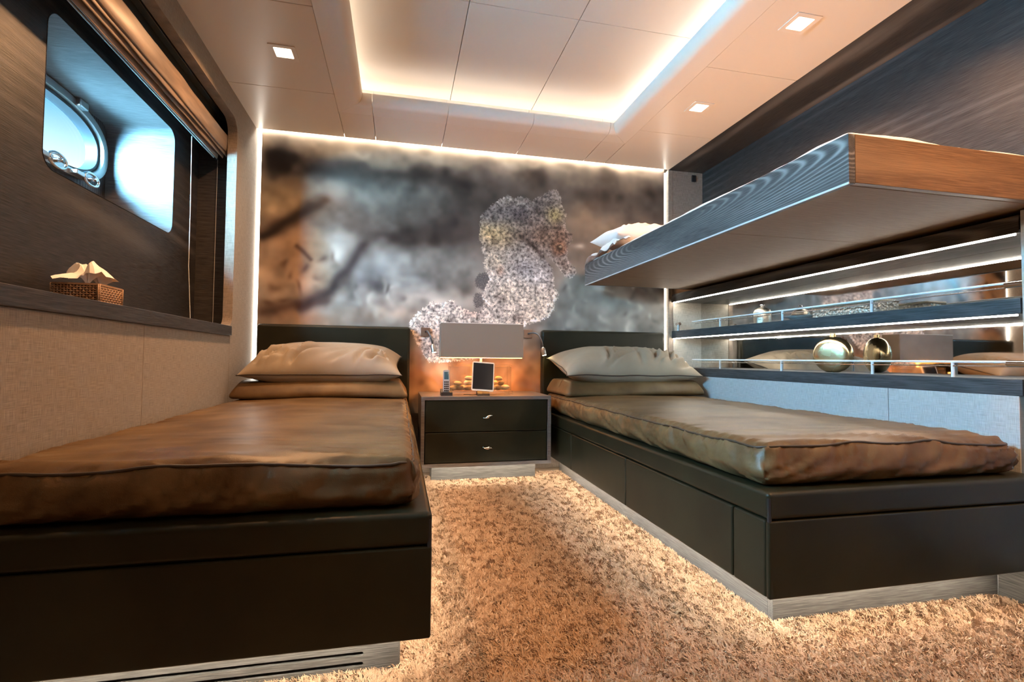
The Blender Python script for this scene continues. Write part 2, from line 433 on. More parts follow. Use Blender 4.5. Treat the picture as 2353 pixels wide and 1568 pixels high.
# right wall: fabric below, shelving niche, bunk niche above
wr = empty('wall_right', (XR, 2.2, 0), kind='structure')
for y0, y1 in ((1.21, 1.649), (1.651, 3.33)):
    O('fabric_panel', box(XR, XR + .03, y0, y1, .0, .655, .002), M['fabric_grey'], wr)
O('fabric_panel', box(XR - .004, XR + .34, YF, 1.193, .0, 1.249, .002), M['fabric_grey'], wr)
O('fabric_panel', box(XR - .004, XR + .34, YF, .30, 1.251, ZC, .002), M['fabric'], wr)
O('end_panel', box(XR + .012, 2.30, 3.30, 3.33, 0, 1.2085, .001), M['fabric_lit'], wr)
O('end_panel', box(XR + .012, 2.30, 3.30, 3.33, 1.2095, 2.16, .001), M['fabric_x'], wr)
O('corner_post', box(1.905, XR + .010, 3.298, 3.34, 0, ZC, .002), M['fabric_x'], wr)
O('niche_back_panel', box(XN, XN + .03, .30, 3.32, 1.20, ZC + .02, 0), M['wood_panel'], wr)
O('niche_soffit', box(1.907, XN + .02, .30, 3.32, ZC, ZC + .03, .002), M['wood_y'], wr)
O('latch', box(2.092, 2.125, 3.285, 3.30, 2.083, 2.132, .004), M['dark'], wr)
XM = 2.17
mm, N, L, b = newmat('smoky_mirror')
b.inputs['Metallic'].default_value = 1
tc = N.new('ShaderNodeTexCoord'); nz = N.new('ShaderNodeTexNoise'); nz.inputs['Scale'].default_value = 5; nz.inputs['Detail'].default_value = 6
L.new(tc.outputs['Object'], nz.inputs['Vector'])
r = ramp(N, [(.36, (.55, .54, .52)), (.6, (.82, .80, .77))]); L.new(nz.outputs['Fac'], r.inputs[0]); L.new(r.outputs[0], b.inputs['Base Color'])
q = N.new('ShaderNodeMapRange'); q.inputs['From Min'].default_value = .45; q.inputs['From Max'].default_value = .75; q.inputs['To Min'].default_value = .015; q.inputs['To Max'].default_value = .07
L.new(nz.outputs['Fac'], q.inputs['Value']); L.new(q.outputs[0], b.inputs['Roughness'])
O('mirror', box(XM, XM + .012, 1.195, 3.30, .70, 1.19, 0), mm, wr)
O('baseboard_right', box(XR - .006, XR, .1, 1.277, 0, .125, .002), M['wood_plinth'], kind='structure')

# ceiling: panels, rounded cove lip, raised centre
ce = empty('ceiling', (.5, 2.0, ZC), kind='structure')
g = .0025
def cpanel(x0, x1, y0, y1, z=ZC):
    O('ceiling_panel', box(x0 + g / 2, x1 - g / 2, y0 + g / 2, y1 - g / 2, z, z + .018, .0015, 1), M['ceiling'], ce)
CL, CR, CF = -.36, 1.40, 2.96
for y0, y1 in ((YF, 1.40), (1.40, 2.08), (2.08, 2.762), (2.762, 3.295)):
    cpanel(XL - .05, CL, y0, y1); cpanel(CR, 1.907, y0, y1)
far_x = (CL, -.17, .25, .755, 1.24, CR)
for a, b_ in zip(far_x, far_x[1:]): cpanel(a, b_, CF, 3.295)
O('backing', box(-1.5, 2.4, YF - .1, 3.5, 2.36, 2.40, 0), M['dark'], ce)
O('backing', box(-1.5, CL - .03, YF - .1, 3.27, ZC + .019, ZC + .03, 0), M['dark'], ce)
O('backing', box(CR + .03, 2.4, YF - .1, 3.27, ZC + .031, ZC + .04, 0), M['dark'], ce)
O('backing', box(CL, CR, CF + .03, 3.27, ZC + .019, ZC + .03, 0), M['dark'], ce)
ZT = 2.295
cx = (CL - .02, .27, .77, CR + .02); cy_ = (YF, .72, 1.41, 2.10, CF + .02)
for a, b_ in zip(cx, cx[1:]):
    for c, d in zip(cy_, cy_[1:]):
        O('cove_panel', box(a + g / 2, b_ - g / 2, c + g / 2, d - g / 2, ZT, ZT + .018, .0015, 1), M['ceiling'], ce)
# lip profile: distance inward from the outer seam, height
prof = [(0, 0), (.093, 0)] + [(.093 + .045 * math.sin(a), .045 - .045 * math.cos(a)) for a in np.linspace(.2, math.pi / 2, 7)] + [(.138, .058), (.128, .058), (.122, .03), (.03, .03), (.012, .06), (.012, ZT - ZC), (0, ZT - ZC)]
def lip(p0, p1, inward, m0, m1):
    """sweep the profile from p0 to p1 (xy, along outer seam); m0/m1: mitre slope at the ends"""
    p0, p1 = Vector((*p0, 0)), Vector((*p1, 0)); d = (p1 - p0).normalized(); iw = Vector((*inward, 0))
    V, F = [], []; m = len(prof)
    for p, mit in ((p0, m0), (p1, m1)):
        for a, h in prof: q = p + iw * a + d * a * mit; V.append((q.x, q.y, ZC + h))
    for i in range(m): F.append([i, (i + 1) % m, m + (i + 1) % m, m + i])
    F.append(list(range(m))); F.append([m + i for i in range(m)][::-1])
    bm = bmesh.new(); vs = [bm.verts.new(v) for v in V]
    for f in F: bm.faces.new([vs[i] for i in f])
    bmesh.ops.recalc_face_normals(bm, faces=bm.faces); return from_bm(bm)
O('cove_lip', lip((CL, YF), (CL, CF), (1, 0), 0, -1), M['cove'], ce, angle=35)
O('cove_lip', lip((CR, YF), (CR, CF), (-1, 0), 0, -1), M['cove'], ce, angle=35)
for k, (a, b_) in enumerate(zip(far_x, far_x[1:])):
    O('cove_lip', lip((a + g / 2, CF), (b_ - g / 2, CF), (0, -1), 1 if k == 0 else 0, -1 if k == 4 else 0), M['cove'], ce, angle=35)
def strip(name, x0, x1, y0, y1, z0, z1, mat, label, group=None):
    return O(name, box(x0, x1, y0, y1, z0, z1, 0), mat, label=label, cat='light strip', group=group)
zt = ZC + .031
strip('led_strip', CL + .035, CL + .047, YF, CF - .05, zt, zt + .006, M['led'], 'warm white light strip hidden behind the left edge of the ceiling recess', 'ceiling recess light strips')
strip('led_strip', CR - .047, CR - .035, YF, CF - .05, zt, zt + .006, M['led'], 'warm white light strip hidden behind the right edge of the ceiling recess', 'ceiling recess light strips')
strip('led_strip', CL + .05, CR - .05, CF - .047, CF - .035, zt, zt + .006, M['led'], 'warm white light strip behind the far edge of the ceiling recess', 'ceiling recess light strips')
# downlights
def downlight(x, y, label, power=P_DOWN):
    t = empty('downlight', (x, y, ZC - .004), label, 'downlight', 'square recessed downlights in the ceiling')
    s = .058
    O('frame', holed(rrect(x - s, x + s, y - s, y + s, .003, 2), rrect(x - .038, x + .038, y - .038, y + .038, .004, 2), ZC - .004, ZC + .002, 'z'), M['cove'], t, angle=30)
    O('lens', prism(rrect(x - .039, x + .039, y - .039, y + .039, .004, 2), ZC - .0025, ZC - .001, 'z'), M['down_glow'], t)
    area('downlight_lamp', (x, y, ZC - .006), (x, y, 0), 0.07, .07, power, WARM, t, math.radians(150))
downlight(-.54, 2.43, 'square ceiling downlight over the left bed near the window')
downlight(1.59, 1.715, 'square ceiling downlight above the near end of the bunk', 8)
downlight(1.59, 2.43, 'square ceiling downlight above the far end of the bunk', 8)
downlight(-.54, 1.715, 'square ceiling downlight over the middle of the left bed')
downlight(1.59, .90, 'square ceiling downlight just in front of the bunk end')
downlight(1.59, .20, 'square ceiling downlight nearest the viewer on the bunk side', 22)

# ------------------------------------------------------------------ mural panel (flat print on the back wall)
YM = 3.33; G_PRINT = .92                                             # lightness of the print
def wallpt(u, v, Y=YM):
    d = cF * FPX + cR * (u - 1176.5) - cU * (v - 784); t = Y / d.y
    return EYE.x + d.x * t, EYE.z + d.z * t
mx0, mx1, mz0, mz1 = -.852, 1.888, .40, 2.200
nx, nz_ = 420, 270
gx = np.linspace(mx0, mx1, nx); gz = np.linspace(mz0, mz1, nz_)
X, Z = np.meshgrid(gx, gz); Pm = 1 / 345.0                       # metres per photo pixel at the wall, about
lin = lambda c: np.array([((k / 255 + .055) / 1.055) ** 2.4 if k > 10 else k / 3300 for k in c])
def vnoise(freq, seed):
    r_ = np.random.default_rng(seed); nxg, nzg = int((mx1 - mx0) * freq) + 3, int((mz1 - mz0) * freq) + 3
    G = r_.random((nzg, nxg)); fx = (X - mx0) * freq; fz = (Z - mz0) * freq
    i, j = fx.astype(int), fz.astype(int); a, b2 = fx - i, fz - j; a = a * a * (3 - 2 * a); b2 = b2 * b2 * (3 - 2 * b2)
    return G[j, i] * (1 - a) * (1 - b2) + G[j, i + 1] * a * (1 - b2) + G[j + 1, i] * (1 - a) * b2 + G[j + 1, i + 1] * a * b2
nA, nB, nC_, nD = vnoise(3.2, 1), vnoise(7, 2), vnoise(15, 3), vnoise(30, 4)
wx, wz = (nB - .5) * .045 + (nC_ - .5) * .05, (vnoise(7, 12) - .5) * .045 + (vnoise(15, 13) - .5) * .05
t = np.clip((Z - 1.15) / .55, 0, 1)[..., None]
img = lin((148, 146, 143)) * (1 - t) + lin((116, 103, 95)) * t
def blob(u, v, ru, rv, ang, c, al, soft=1.0):
    global img
    x_, z_ = wallpt(u, v); a = math.radians(ang); dx, dz = X + wx - x_, Z + wz - z_
    p = (dx * math.cos(a) + dz * math.sin(a)) / (ru * Pm); q_ = (-dx * math.sin(a) + dz * math.cos(a)) / (rv * Pm)
    m = np.clip(np.exp(-((p * p + q_ * q_) ** soft)) * al, 0, 1)[..., None]
    img = img * (1 - m) + lin(c) * m
for a in [(1000, 340, 500, 26, -5, (150, 134, 116), .75),  # pale top band: strip glow painted into the print
          # dark upper band, broken
          (770, 402, 95, 22, 0, (74, 62, 60), .85), (870, 398, 90, 20, 0, (84, 71, 68), .8), (955, 400, 48, 26, 0, (58, 47, 47), .95), (1040, 408, 50, 22, 0, (96, 82, 78), .7),
          (1063, 428, 22, 20, 0, (66, 54, 57), .9), (1100, 382, 30, 17, 0, (78, 64, 63), .85), (1010, 420, 30, 20, 0, (82, 70, 68), .6), (1150, 400, 60, 40, 0, (128, 112, 103), .7),
          (1240, 400, 36, 36, 0, (70, 58, 56), .9), (1225, 385, 20, 16, 0, (60, 50, 50), .7), (1320, 400, 50, 22, 0, (140, 124, 110), .7),
          (1395, 405, 55, 16, 5, (92, 78, 71), .75), (1440, 440, 50, 40, 0, (128, 110, 97), .7), (1492, 445, 17, 20, 0, (80, 66, 60), .85), (1360, 450, 60, 30, 0, (104, 88, 80), .8), (1150, 470, 60, 60, 0, (84, 70, 66), .75), (1090, 520, 40, 50, 0, (84, 70, 66), .6),
          (800, 348, 130, 20, -4, (168, 150, 128), .9), (1000, 362, 120, 14, -5, (160, 144, 126), .85), (1200, 372, 120, 12, -5, (160, 145, 128), .85), (1420, 392, 110, 11, -5, (150, 134, 116), .8),  # cream along the top edge, painted as the slot strip's glow
          # grey cloud in the middle
          (860, 455, 110, 42, 0, (128, 121, 115), .85), (930, 440, 60, 30, 0, (122, 114, 108), .7), (800, 470, 70, 40, 0, (118, 106, 99), .7), (1010, 480, 60, 40, 0, (120, 108, 101), .7), (1040, 500, 26, 40, -30, (82, 68, 66), .8),
          (760, 520, 60, 50, 0, (102, 86, 79), .75), (830, 520, 70, 30, 0, (104, 90, 84), .7), (900, 545, 55, 18, 0, (68, 55, 57), .8), (970, 545, 80, 26, 10, (84, 70, 66), .8), (1060, 545, 70, 30, 0, (82, 68, 64), .8), (1000, 525, 60, 20, 15, (88, 74, 70), .7), (720, 480, 40, 30, 0, (108, 88, 78), .6),
          # left: side strip's glow painted down the edge, dark knot, tan patches
          (604, 340, 20, 40, 0, (172, 152, 130), .85), (602, 430, 16, 70, 0, (168, 150, 128), .7), (690, 350, 26, 24, 0, (150, 132, 114), .7), (642, 362, 34, 38, 0, (50, 40, 43), 1.0, 2.2), (638, 400, 28, 22, 0, (80, 68, 66), .7), (660, 372, 14, 20, 0, (60, 50, 50), .7),
          (655, 460, 66, 38, 0, (166, 146, 112), .95, 1.3), (615, 470, 30, 40, 0, (172, 156, 128), .7), (700, 430, 40, 20, 0, (128, 110, 90), .6), (655, 520, 40, 18, 25, (120, 96, 82), .6),
          (685, 585, 72, 62, 0, (176, 143, 107), .9, 1.4), (720, 650, 50, 40, 0, (170, 138, 106), .8), (625, 620, 34, 60, 0, (168, 146, 124), .7), (640, 720, 60, 30, 0, (158, 128, 108), .7), (775, 590, 26, 44, 0, (176, 162, 154), .8), (800, 560, 30, 24, 0, (150, 138, 132), .6), (720, 735, 50, 20, 0, (176, 140, 108), .8),
          # pale blue grey lower middle
          (880, 625, 60, 34, 0, (146, 152, 158), .85), (940, 610, 50, 26, 0, (150, 154, 156), .8), (1010, 600, 60, 30, 0, (146, 146, 144), .8), (1060, 630, 50, 40, 0, (150, 154, 154), .8), (930, 655, 70, 20, 5, (160, 166, 170), .8), (850, 650, 30, 18, 0, (112, 108, 116), .8), (890, 672, 36, 12, -10, (118, 112, 118), .7),
          (830, 690, 36, 20, 0, (150, 142, 142), .7), (950, 695, 80, 20, 3, (182, 178, 173), .8), (1010, 690, 50, 10, -6, (192, 190, 186), .7), (875, 705, 40, 16, 0, (122, 112, 112), .7), (870, 730, 70, 18, 0, (182, 160, 142), .8), (940, 725, 60, 14, 0, (186, 172, 160), .7), (1080, 690, 40, 40, 0, (172, 166, 160), .7),
          # right of the seahorse
          (1390, 520, 70, 24, -8, (166, 138, 110), .8), (1400, 570, 70, 30, 0, (158, 126, 98), .85), (1340, 520, 40, 40, 0, (140, 116, 97), .7), (1470, 540, 40, 40, 0, (150, 128, 108), .7), (1335, 610, 36, 40, 0, (150, 130, 114), .7), (1330, 565, 12, 9, 0, (196, 180, 164), .8),
          (1340, 660, 50, 30, 0, (142, 146, 140), .8), (1400, 690, 60, 30, 0, (140, 146, 145), .8), (1450, 700, 40, 24, 0, (132, 136, 136), .8), (1470, 668, 30, 18, 0, (104, 82, 72), .8), (1500, 700, 26, 26, 0, (126, 118, 112), .7), (1310, 710, 40, 30, 0, (150, 152, 148), .7)]:
    blob(*a)
r_ = np.random.default_rng(31)
for k in range(46):                                                  # blurred dapples, lower right and lower middle
    u, v = (r_.uniform(1300, 1525), r_.uniform(655, 765)) if k < 26 else (r_.uniform(800, 940), r_.uniform(640, 740))
    blob(u, v, r_.uniform(7, 16), r_.uniform(5, 11), r_.uniform(0, 180), (86, 84, 88) if r_.random() < .6 else (182, 184, 182), .45)
blob(1095, 870, 230, 80, 0, (184, 136, 92), .95, 2)  # tan base, with the table lamp's orange glow painted in
for k in range(40):                                                  # warm mottling below the seahorse
    blob(r_.uniform(940, 1250), r_.uniform(820, 920), r_.uniform(12, 30), r_.uniform(8, 20), r_.uniform(0, 180), (142, 96, 72) if r_.random() < .5 else (206, 172, 148), .5)
def streak(pts, w, c, al):
    global img
    P = [wallpt(*p) for p in pts]; dm = np.full(X.shape, 9.0)
    for (x1, z1), (x2, z2) in zip(P, P[1:]):
        L2 = (x2 - x1) ** 2 + (z2 - z1) ** 2; px, pz = X + wx * .4, Z + wz * .4
        tt = np.clip(((px - x1) * (x2 - x1) + (pz - z1) * (z2 - z1)) / L2, 0, 1)
        dm = np.minimum(dm, np.hypot(px - x1 - tt * (x2 - x1), pz - z1 - tt * (z2 - z1)))
    m = (np.exp(-(dm / (w * Pm)) ** 2) * al)[..., None]; img = img * (1 - m) + lin(c) * m
streak([(605, 545), (665, 505), (745, 462)], 15, (52, 38, 36), .95)
streak([(690, 705), (760, 668), (800, 620), (835, 568)], 16, (66, 50, 56), .85)
streak([(600, 720), (680, 700), (750, 690)], 14, (95, 72, 70), .7)
streak([(682, 565), (712, 597)], 6, (95, 68, 55), .8)
for u, v in ((645, 605), (665, 632), (690, 655), (740, 600), (735, 640), (625, 660), (650, 690), (765, 602), (610, 700), (700, 620)):
    blob(u, v, 13, 9, random.uniform(0, 180), (105, 78, 66), .65)
lowz = np.clip((1.45 - Z) / .3, 0, 1) * np.clip((X - .1) / .5 + .6, 0, 1)
tex = (nB - .5) * .5 + (nC_ - .5) * .45 + (nA - .5) * .45
lu = (img @ np.array([.3, .59, .11]))[..., None]; img = (img * .78 + lu * .22) * (lu / .25) ** .42
img = img * np.clip(1 + ((nB - .5) * .50 + (nC_ - .5) * .55 + (vnoise(11, 21) - .5) * .5 + (nD - .5) * .2)[..., None], .35, 1.8)
# seahorse outline
zo = [(1300, 215), (1340, 235), (1370, 290), (1375, 360), (1420, 440), (1405, 500), (1400, 560), (1430, 600), (1470, 620), (1468, 680), (1430, 720), (1425, 790), (1420, 830), (1450, 880), (1500, 935), (1505, 970), (1465, 1020), (1400, 1000), (1380, 975), (1330, 900), (1280, 845), (1215, 795), (1240, 870), (1285, 920), (1300, 1000), (1305, 1100), (1345, 1150), (1340, 1200), (1310, 1230), (1300, 1300), (1260, 1370), (1170, 1410), (1060, 1430), (900, 1600), (600, 1740), (300, 1780), (170, 1770), (100, 1650), (40, 1560), (0, 1420), (60, 1340), (150, 1270), (200, 1220), (260, 1250), (320, 1240), (390, 1210), (430, 1260), (500, 1290), (560, 1320), (620, 1330), (670, 1280), (690, 1230), (650, 1180), (690, 1100), (730, 1020), (700, 970), (670, 900), (680, 830), (650, 760), (660, 700), (630, 680), (640, 560), (640, 460), (720, 380), (800, 320), (890, 270), (940, 300), (1010, 280), (1070, 300), (1110, 330), (1150, 290), (1200, 280), (1240, 240)]
zp = lambda a, b_: (940 + a / 3.919, 380 + b_ / 3.919)
SH = [wallpt(*zp(*p)) for p in zo]
def sdf(Pts):
    ins = np.zeros(X.shape, bool); dm = np.full(X.shape, 9.0); n = len(Pts)
    for i in range(n):
        (x1, z1), (x2, z2) = Pts[i], Pts[(i + 1) % n]
        L2 = (x2 - x1) ** 2 + (z2 - z1) ** 2
        tt = np.clip(((X - x1) * (x2 - x1) + (Z - z1) * (z2 - z1)) / L2, 0, 1)
        dm = np.minimum(dm, np.hypot(X - x1 - tt * (x2 - x1), Z - z1 - tt * (z2 - z1)))
        cr = ((z1 > Z) != (z2 > Z)); xi = (x2 - x1) * (Z - z1) / ((z2 - z1) if abs(z2 - z1) > 1e-9 else 1e-9) + x1
        ins ^= cr & (X < xi)
    return np.where(ins, dm, -dm)
S = sdf(SH)
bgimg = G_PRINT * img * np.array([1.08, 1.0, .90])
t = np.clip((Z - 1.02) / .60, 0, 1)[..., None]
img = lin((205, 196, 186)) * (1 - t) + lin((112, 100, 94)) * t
wx *= .3; wz *= .3
def fb(a, b_, ra, rb, ang, c, al, soft=1.0):
    u, v = zp(a, b_); blob(u, v, ra / 3.919, rb / 3.919, ang, c, al, soft)
for a in [(1000, 1050, 330, 330, 0, (196, 190, 184), .85), (1150, 1250, 200, 180, 0, (214, 204, 190), .8), (800, 640, 190, 130, 0, (170, 146, 112), .9), (730, 600, 90, 70, 0, (196, 168, 124), .8), (850, 400, 200, 110, 20, (118, 108, 104), .8), (900, 330, 120, 50, 0, (150, 138, 126), .7), (1000, 440, 120, 70, 0, (78, 68, 70), .85),
          (1290, 330, 120, 120, 0, (92, 82, 78), .7), (1330, 290, 60, 60, 0, (140, 126, 116), .7), (1310, 450, 75, 70, 0, (178, 158, 110), .9), (1200, 650, 170, 150, 0, (122, 94, 78), .85), (1370, 640, 90, 90, 0, (130, 98, 82), .8), (1400, 900, 110, 60, -45, (128, 108, 98), .9), (1140, 760, 200, 26, -38, (58, 42, 36), .95), (1000, 650, 60, 70, -50, (80, 60, 48), .7),
          (1040, 930, 150, 90, 0, (120, 118, 124), .7), (1260, 960, 60, 130, 0, (96, 88, 92), .7), (900, 1150, 150, 120, 0, (214, 202, 184), .7), (830, 1200, 60, 50, 0, (100, 84, 76), .75), (970, 1380, 60, 50, 0, (112, 92, 84), .7), (1150, 1000, 90, 90, 0, (205, 204, 204), .6), (300, 1380, 330, 130, 0, (216, 206, 196), .8), (560, 1320, 110, 50, -15, (150, 124, 112), .7), (430, 1250, 60, 30, -20, (96, 80, 76), .6), (830, 950, 40, 40, 0, (180, 130, 100), .6), (780, 870, 140, 90, 0, (176, 160, 136), .6), (300, 1620, 300, 120, 0, (196, 178, 164), .8)]:
    fb(*a)
fb(1355, 745, 95, 85, 0, (108, 76, 62), .9, 3)
fb(1355, 745, 62, 58, 0, (150, 112, 90), .9, 4); fb(1355, 745, 40, 38, 0, (46, 30, 24), .95, 3); fb(1362, 735, 14, 12, 0, (190, 165, 140), .9, 2)
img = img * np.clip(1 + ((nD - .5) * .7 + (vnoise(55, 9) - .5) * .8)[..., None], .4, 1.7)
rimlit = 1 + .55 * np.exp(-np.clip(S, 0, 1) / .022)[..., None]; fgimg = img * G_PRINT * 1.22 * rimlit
fin = np.maximum(sdf([wallpt(*zp(*p)) for p in [(740, 1010), (690, 965), (630, 975), (592, 1030), (600, 1090), (680, 1140), (740, 1080)]]), sdf([wallpt(*zp(*p)) for p in [(600, 1150), (575, 1220), (600, 1290), (660, 1270), (680, 1190), (640, 1150)]]))
V = np.stack([X.ravel(), np.full(X.size, YM), Z.ravel()], 1)
ii = np.arange(nx * nz_).reshape(nz_, nx)
F = np.stack([ii[:-1, :-1].ravel(), ii[:-1, 1:].ravel(), ii[1:, 1:].ravel(), ii[1:, :-1].ravel()], 1)
one = np.ones((X.size, 1))
mu, N, L, b = newmat('seahorse_print')
def attr(n): a = N.new('ShaderNodeAttribute'); a.attribute_name = n; return a
tc = N.new('ShaderNodeTexCoord')
def nzt(s, d, r=.5): n = N.new('ShaderNodeTexNoise'); n.inputs['Scale'].default_value = s; n.inputs['Detail'].default_value = d; n.inputs['Roughness'].default_value = r; L.new(tc.outputs['Object'], n.inputs['Vector']); return n
def mth(op, a, b_): 
    n = N.new('ShaderNodeMath'); n.operation = op
    for i, v in enumerate((a, b_)):
        if hasattr(v, 'links'): L.new(v, n.inputs[i])
        else: n.inputs[i].default_value = v
    return n.outputs[0]
def mrange(v, a, b_, c=0, d=1):
    n = N.new('ShaderNodeMapRange'); L.new(v, n.inputs['Value'])
    for k, x_ in zip(('From Min', 'From Max', 'To Min', 'To Max'), (a, b_, c, d)): n.inputs[k].default_value = x_
    return n.outputs[0]
def mixc(f, a, b_, mode='MIX'):
    n = N.new('ShaderNodeMix'); n.data_type = 'RGBA'; n.blend_type = mode
    for k, v in (('Factor', f), ('A', a), ('B', b_)):
        if hasattr(v, 'links'): L.new(v, n.inputs[k])
        else: n.inputs[k].default_value = v
    return n.outputs['Result']
edge = nzt(90, 3, .65)
sd = mth('ADD', attr('shape').outputs['Fac'], mth('MULTIPLY', mth('SUBTRACT', edge.outputs['Fac'], .5), .055))
mask = mrange(sd, -.0025, .0025)
sp = nzt(52, 6, .60); sp2 = nzt(320, 2)
spk = mth('ADD', mrange(sp.outputs['Fac'], .37, .60, .26, 1.42), mrange(sp2.outputs['Fac'], .4, .6, -.12, .12))
fgc = mixc(1.0, attr('beast').outputs['Color'], spk, 'MULTIPLY')
bgn2 = nzt(700, 1)
bgc = mixc(1.0, attr('ground').outputs['Color'], mrange(bgn2.outputs['Fac'], .3, .7, .86, 1.14), 'MULTIPLY')
fdm = mrange(mth('ADD', attr('fin').outputs['Fac'], mth('MULTIPLY', mth('SUBTRACT', nzt(160, 2).outputs['Fac'], .5), .05)), -.002, .003)
bgc = mixc(mth('MULTIPLY', fdm, mrange(nzt(130, 2, .7).outputs['Fac'], .35, .6, .45, .9)), bgc, (.07, .065, .075, 1))
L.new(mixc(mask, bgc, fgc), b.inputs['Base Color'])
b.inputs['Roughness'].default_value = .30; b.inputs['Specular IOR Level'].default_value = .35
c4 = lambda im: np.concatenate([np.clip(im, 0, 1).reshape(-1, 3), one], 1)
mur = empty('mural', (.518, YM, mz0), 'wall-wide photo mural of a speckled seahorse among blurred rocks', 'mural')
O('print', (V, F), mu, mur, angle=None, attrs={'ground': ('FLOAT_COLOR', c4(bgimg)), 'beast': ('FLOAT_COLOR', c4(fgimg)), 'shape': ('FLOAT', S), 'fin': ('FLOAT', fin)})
O('board', box(mx0, mx1, YM + .001, YM + .02, mz0, mz1, 0), plain('mural_board', (.6, .6, .6), .6), mur)
strip('led_strip', XL + .002, mx0 - .002, 3.336, 3.345, .45, 2.145, M['led_mural'], 'white light strip up the left edge of the mural', 'mural light strips')
strip('led_strip', mx1 + .002, 1.904, 3.336, 3.345, .45, 2.145, M['led_mural'], 'white light strip up the right edge of the mural', 'mural light strips')
strip('led_strip', mx0, mx1, 3.311, 3.321, ZC + .023, ZC + .029, M['led_top'], 'white light strip in the ceiling slot along the top of the mural', 'mural light strips')

# ------------------------------------------------------------------ beds
def hide_disp(seed, x0, x1, y0, y1, z1):
    def rid(v, k=3): return (1 - abs(noise.noise(v))) ** k
    def f(p, n):
        o = Vector((0, 0, 0)); ex = max(0, min(p.x - x0, x1 - p.x)); ey = max(0, p.y - y0)
        per = p.x if ey < ex else p.y
        if n.z > .2:
            we = math.exp(-ey / .13); ws = math.exp(-ex / .045)
            o.z += .005 * noise.noise(Vector((p.x * 3.2, p.y * 7 + seed, 0)))
            o.z += we * (.019 * rid(Vector((p.x * 2.0 + 3, p.y * 15 + p.x * 2, seed)), 4) - .010)
            o.z += ws * (.012 * rid(Vector((p.x * 5, p.y * 30, seed + 2)), 4) - .006)
            o.z += .013 * (1 - ((2 * p.x - x0 - x1) / (x1 - x0)) ** 2) - .004 * math.exp(-ey / .04)
        if n.z < .85:
            h = min(max((z1 - p.z) / .11, 0), 1)
            s = (p.x if abs(n.y) > abs(n.x) else p.y)
            w = .012 * rid(Vector((s * 34 + h * 3, h * 1.2, seed))) * (1 - .6 * h) + .020 * rid(Vector((s * 9 + h * 2.5, h * 1.5, seed + 4)), 4) * h - .010
            o += Vector((n.x, n.y, 0)) * (w + .014 * math.sin(h * math.pi))
        return o
    return f

def mattress(x0, x1, y0, y1, z0, z1, label, seed):
    t = empty('mattress', ((x0 + x1) / 2, (y0 + y1) / 2, z0), label, 'mattress', 'leather covered mattresses')
    O('cover', soft_box((x0, y0, z0), (x1, y1, z1), .032, .0095, hide_disp(seed, x0, x1, y0, y1, z1)), M['cover'], t, angle=None)
    f = hide_disp(seed, x0, x1, y0, y1, z1); r_ = .032; dense = []
    c45 = math.cos(math.radians(35)); s45 = math.sin(math.radians(35))
    loop = rrect(x0 + r_, x1 - r_, y0 + r_, y1 - r_, .001, 6)
    ctr = [(x1 - r_, y1 - r_, 0), (x0 + r_, y1 - r_, 90), (x0 + r_, y0 + r_, 180), (x1 - r_, y0 + r_, 270)]
    for q, (ax_, ay, a0) in enumerate(ctr):
        for k in range(7):
            t_ = math.radians(a0 + 15 * k); nn = Vector((math.cos(t_) * c45, math.sin(t_) * c45, s45))
            dense.append((Vector((ax_, ay, z1 - r_)), nn))
        bx_, by_, _ = ctr[(q + 1) % 4]; m = int(math.hypot(bx_ - ax_, by_ - ay) / .012)
        for k in range(1, m): dense.append((Vector((ax_ + (bx_ - ax_) * k / m, ay + (by_ - ay) * k / m, z1 - r_)), dense[-1][1] if k > 1 else nn))
    out = []
    for c_, nn in dense:
        p = c_ + nn * r_; out.append(tuple(p + f(p, nn) + nn * .002))
    arr = np.array(out); ker = sum(np.roll(arr, k, 0) for k in range(-3, 4)) / 7; dense = [tuple(p) for p in ker]
    O('piping', tube(dense, .0035, 6, closed=True), M['piping'], t, angle=None)
    return t

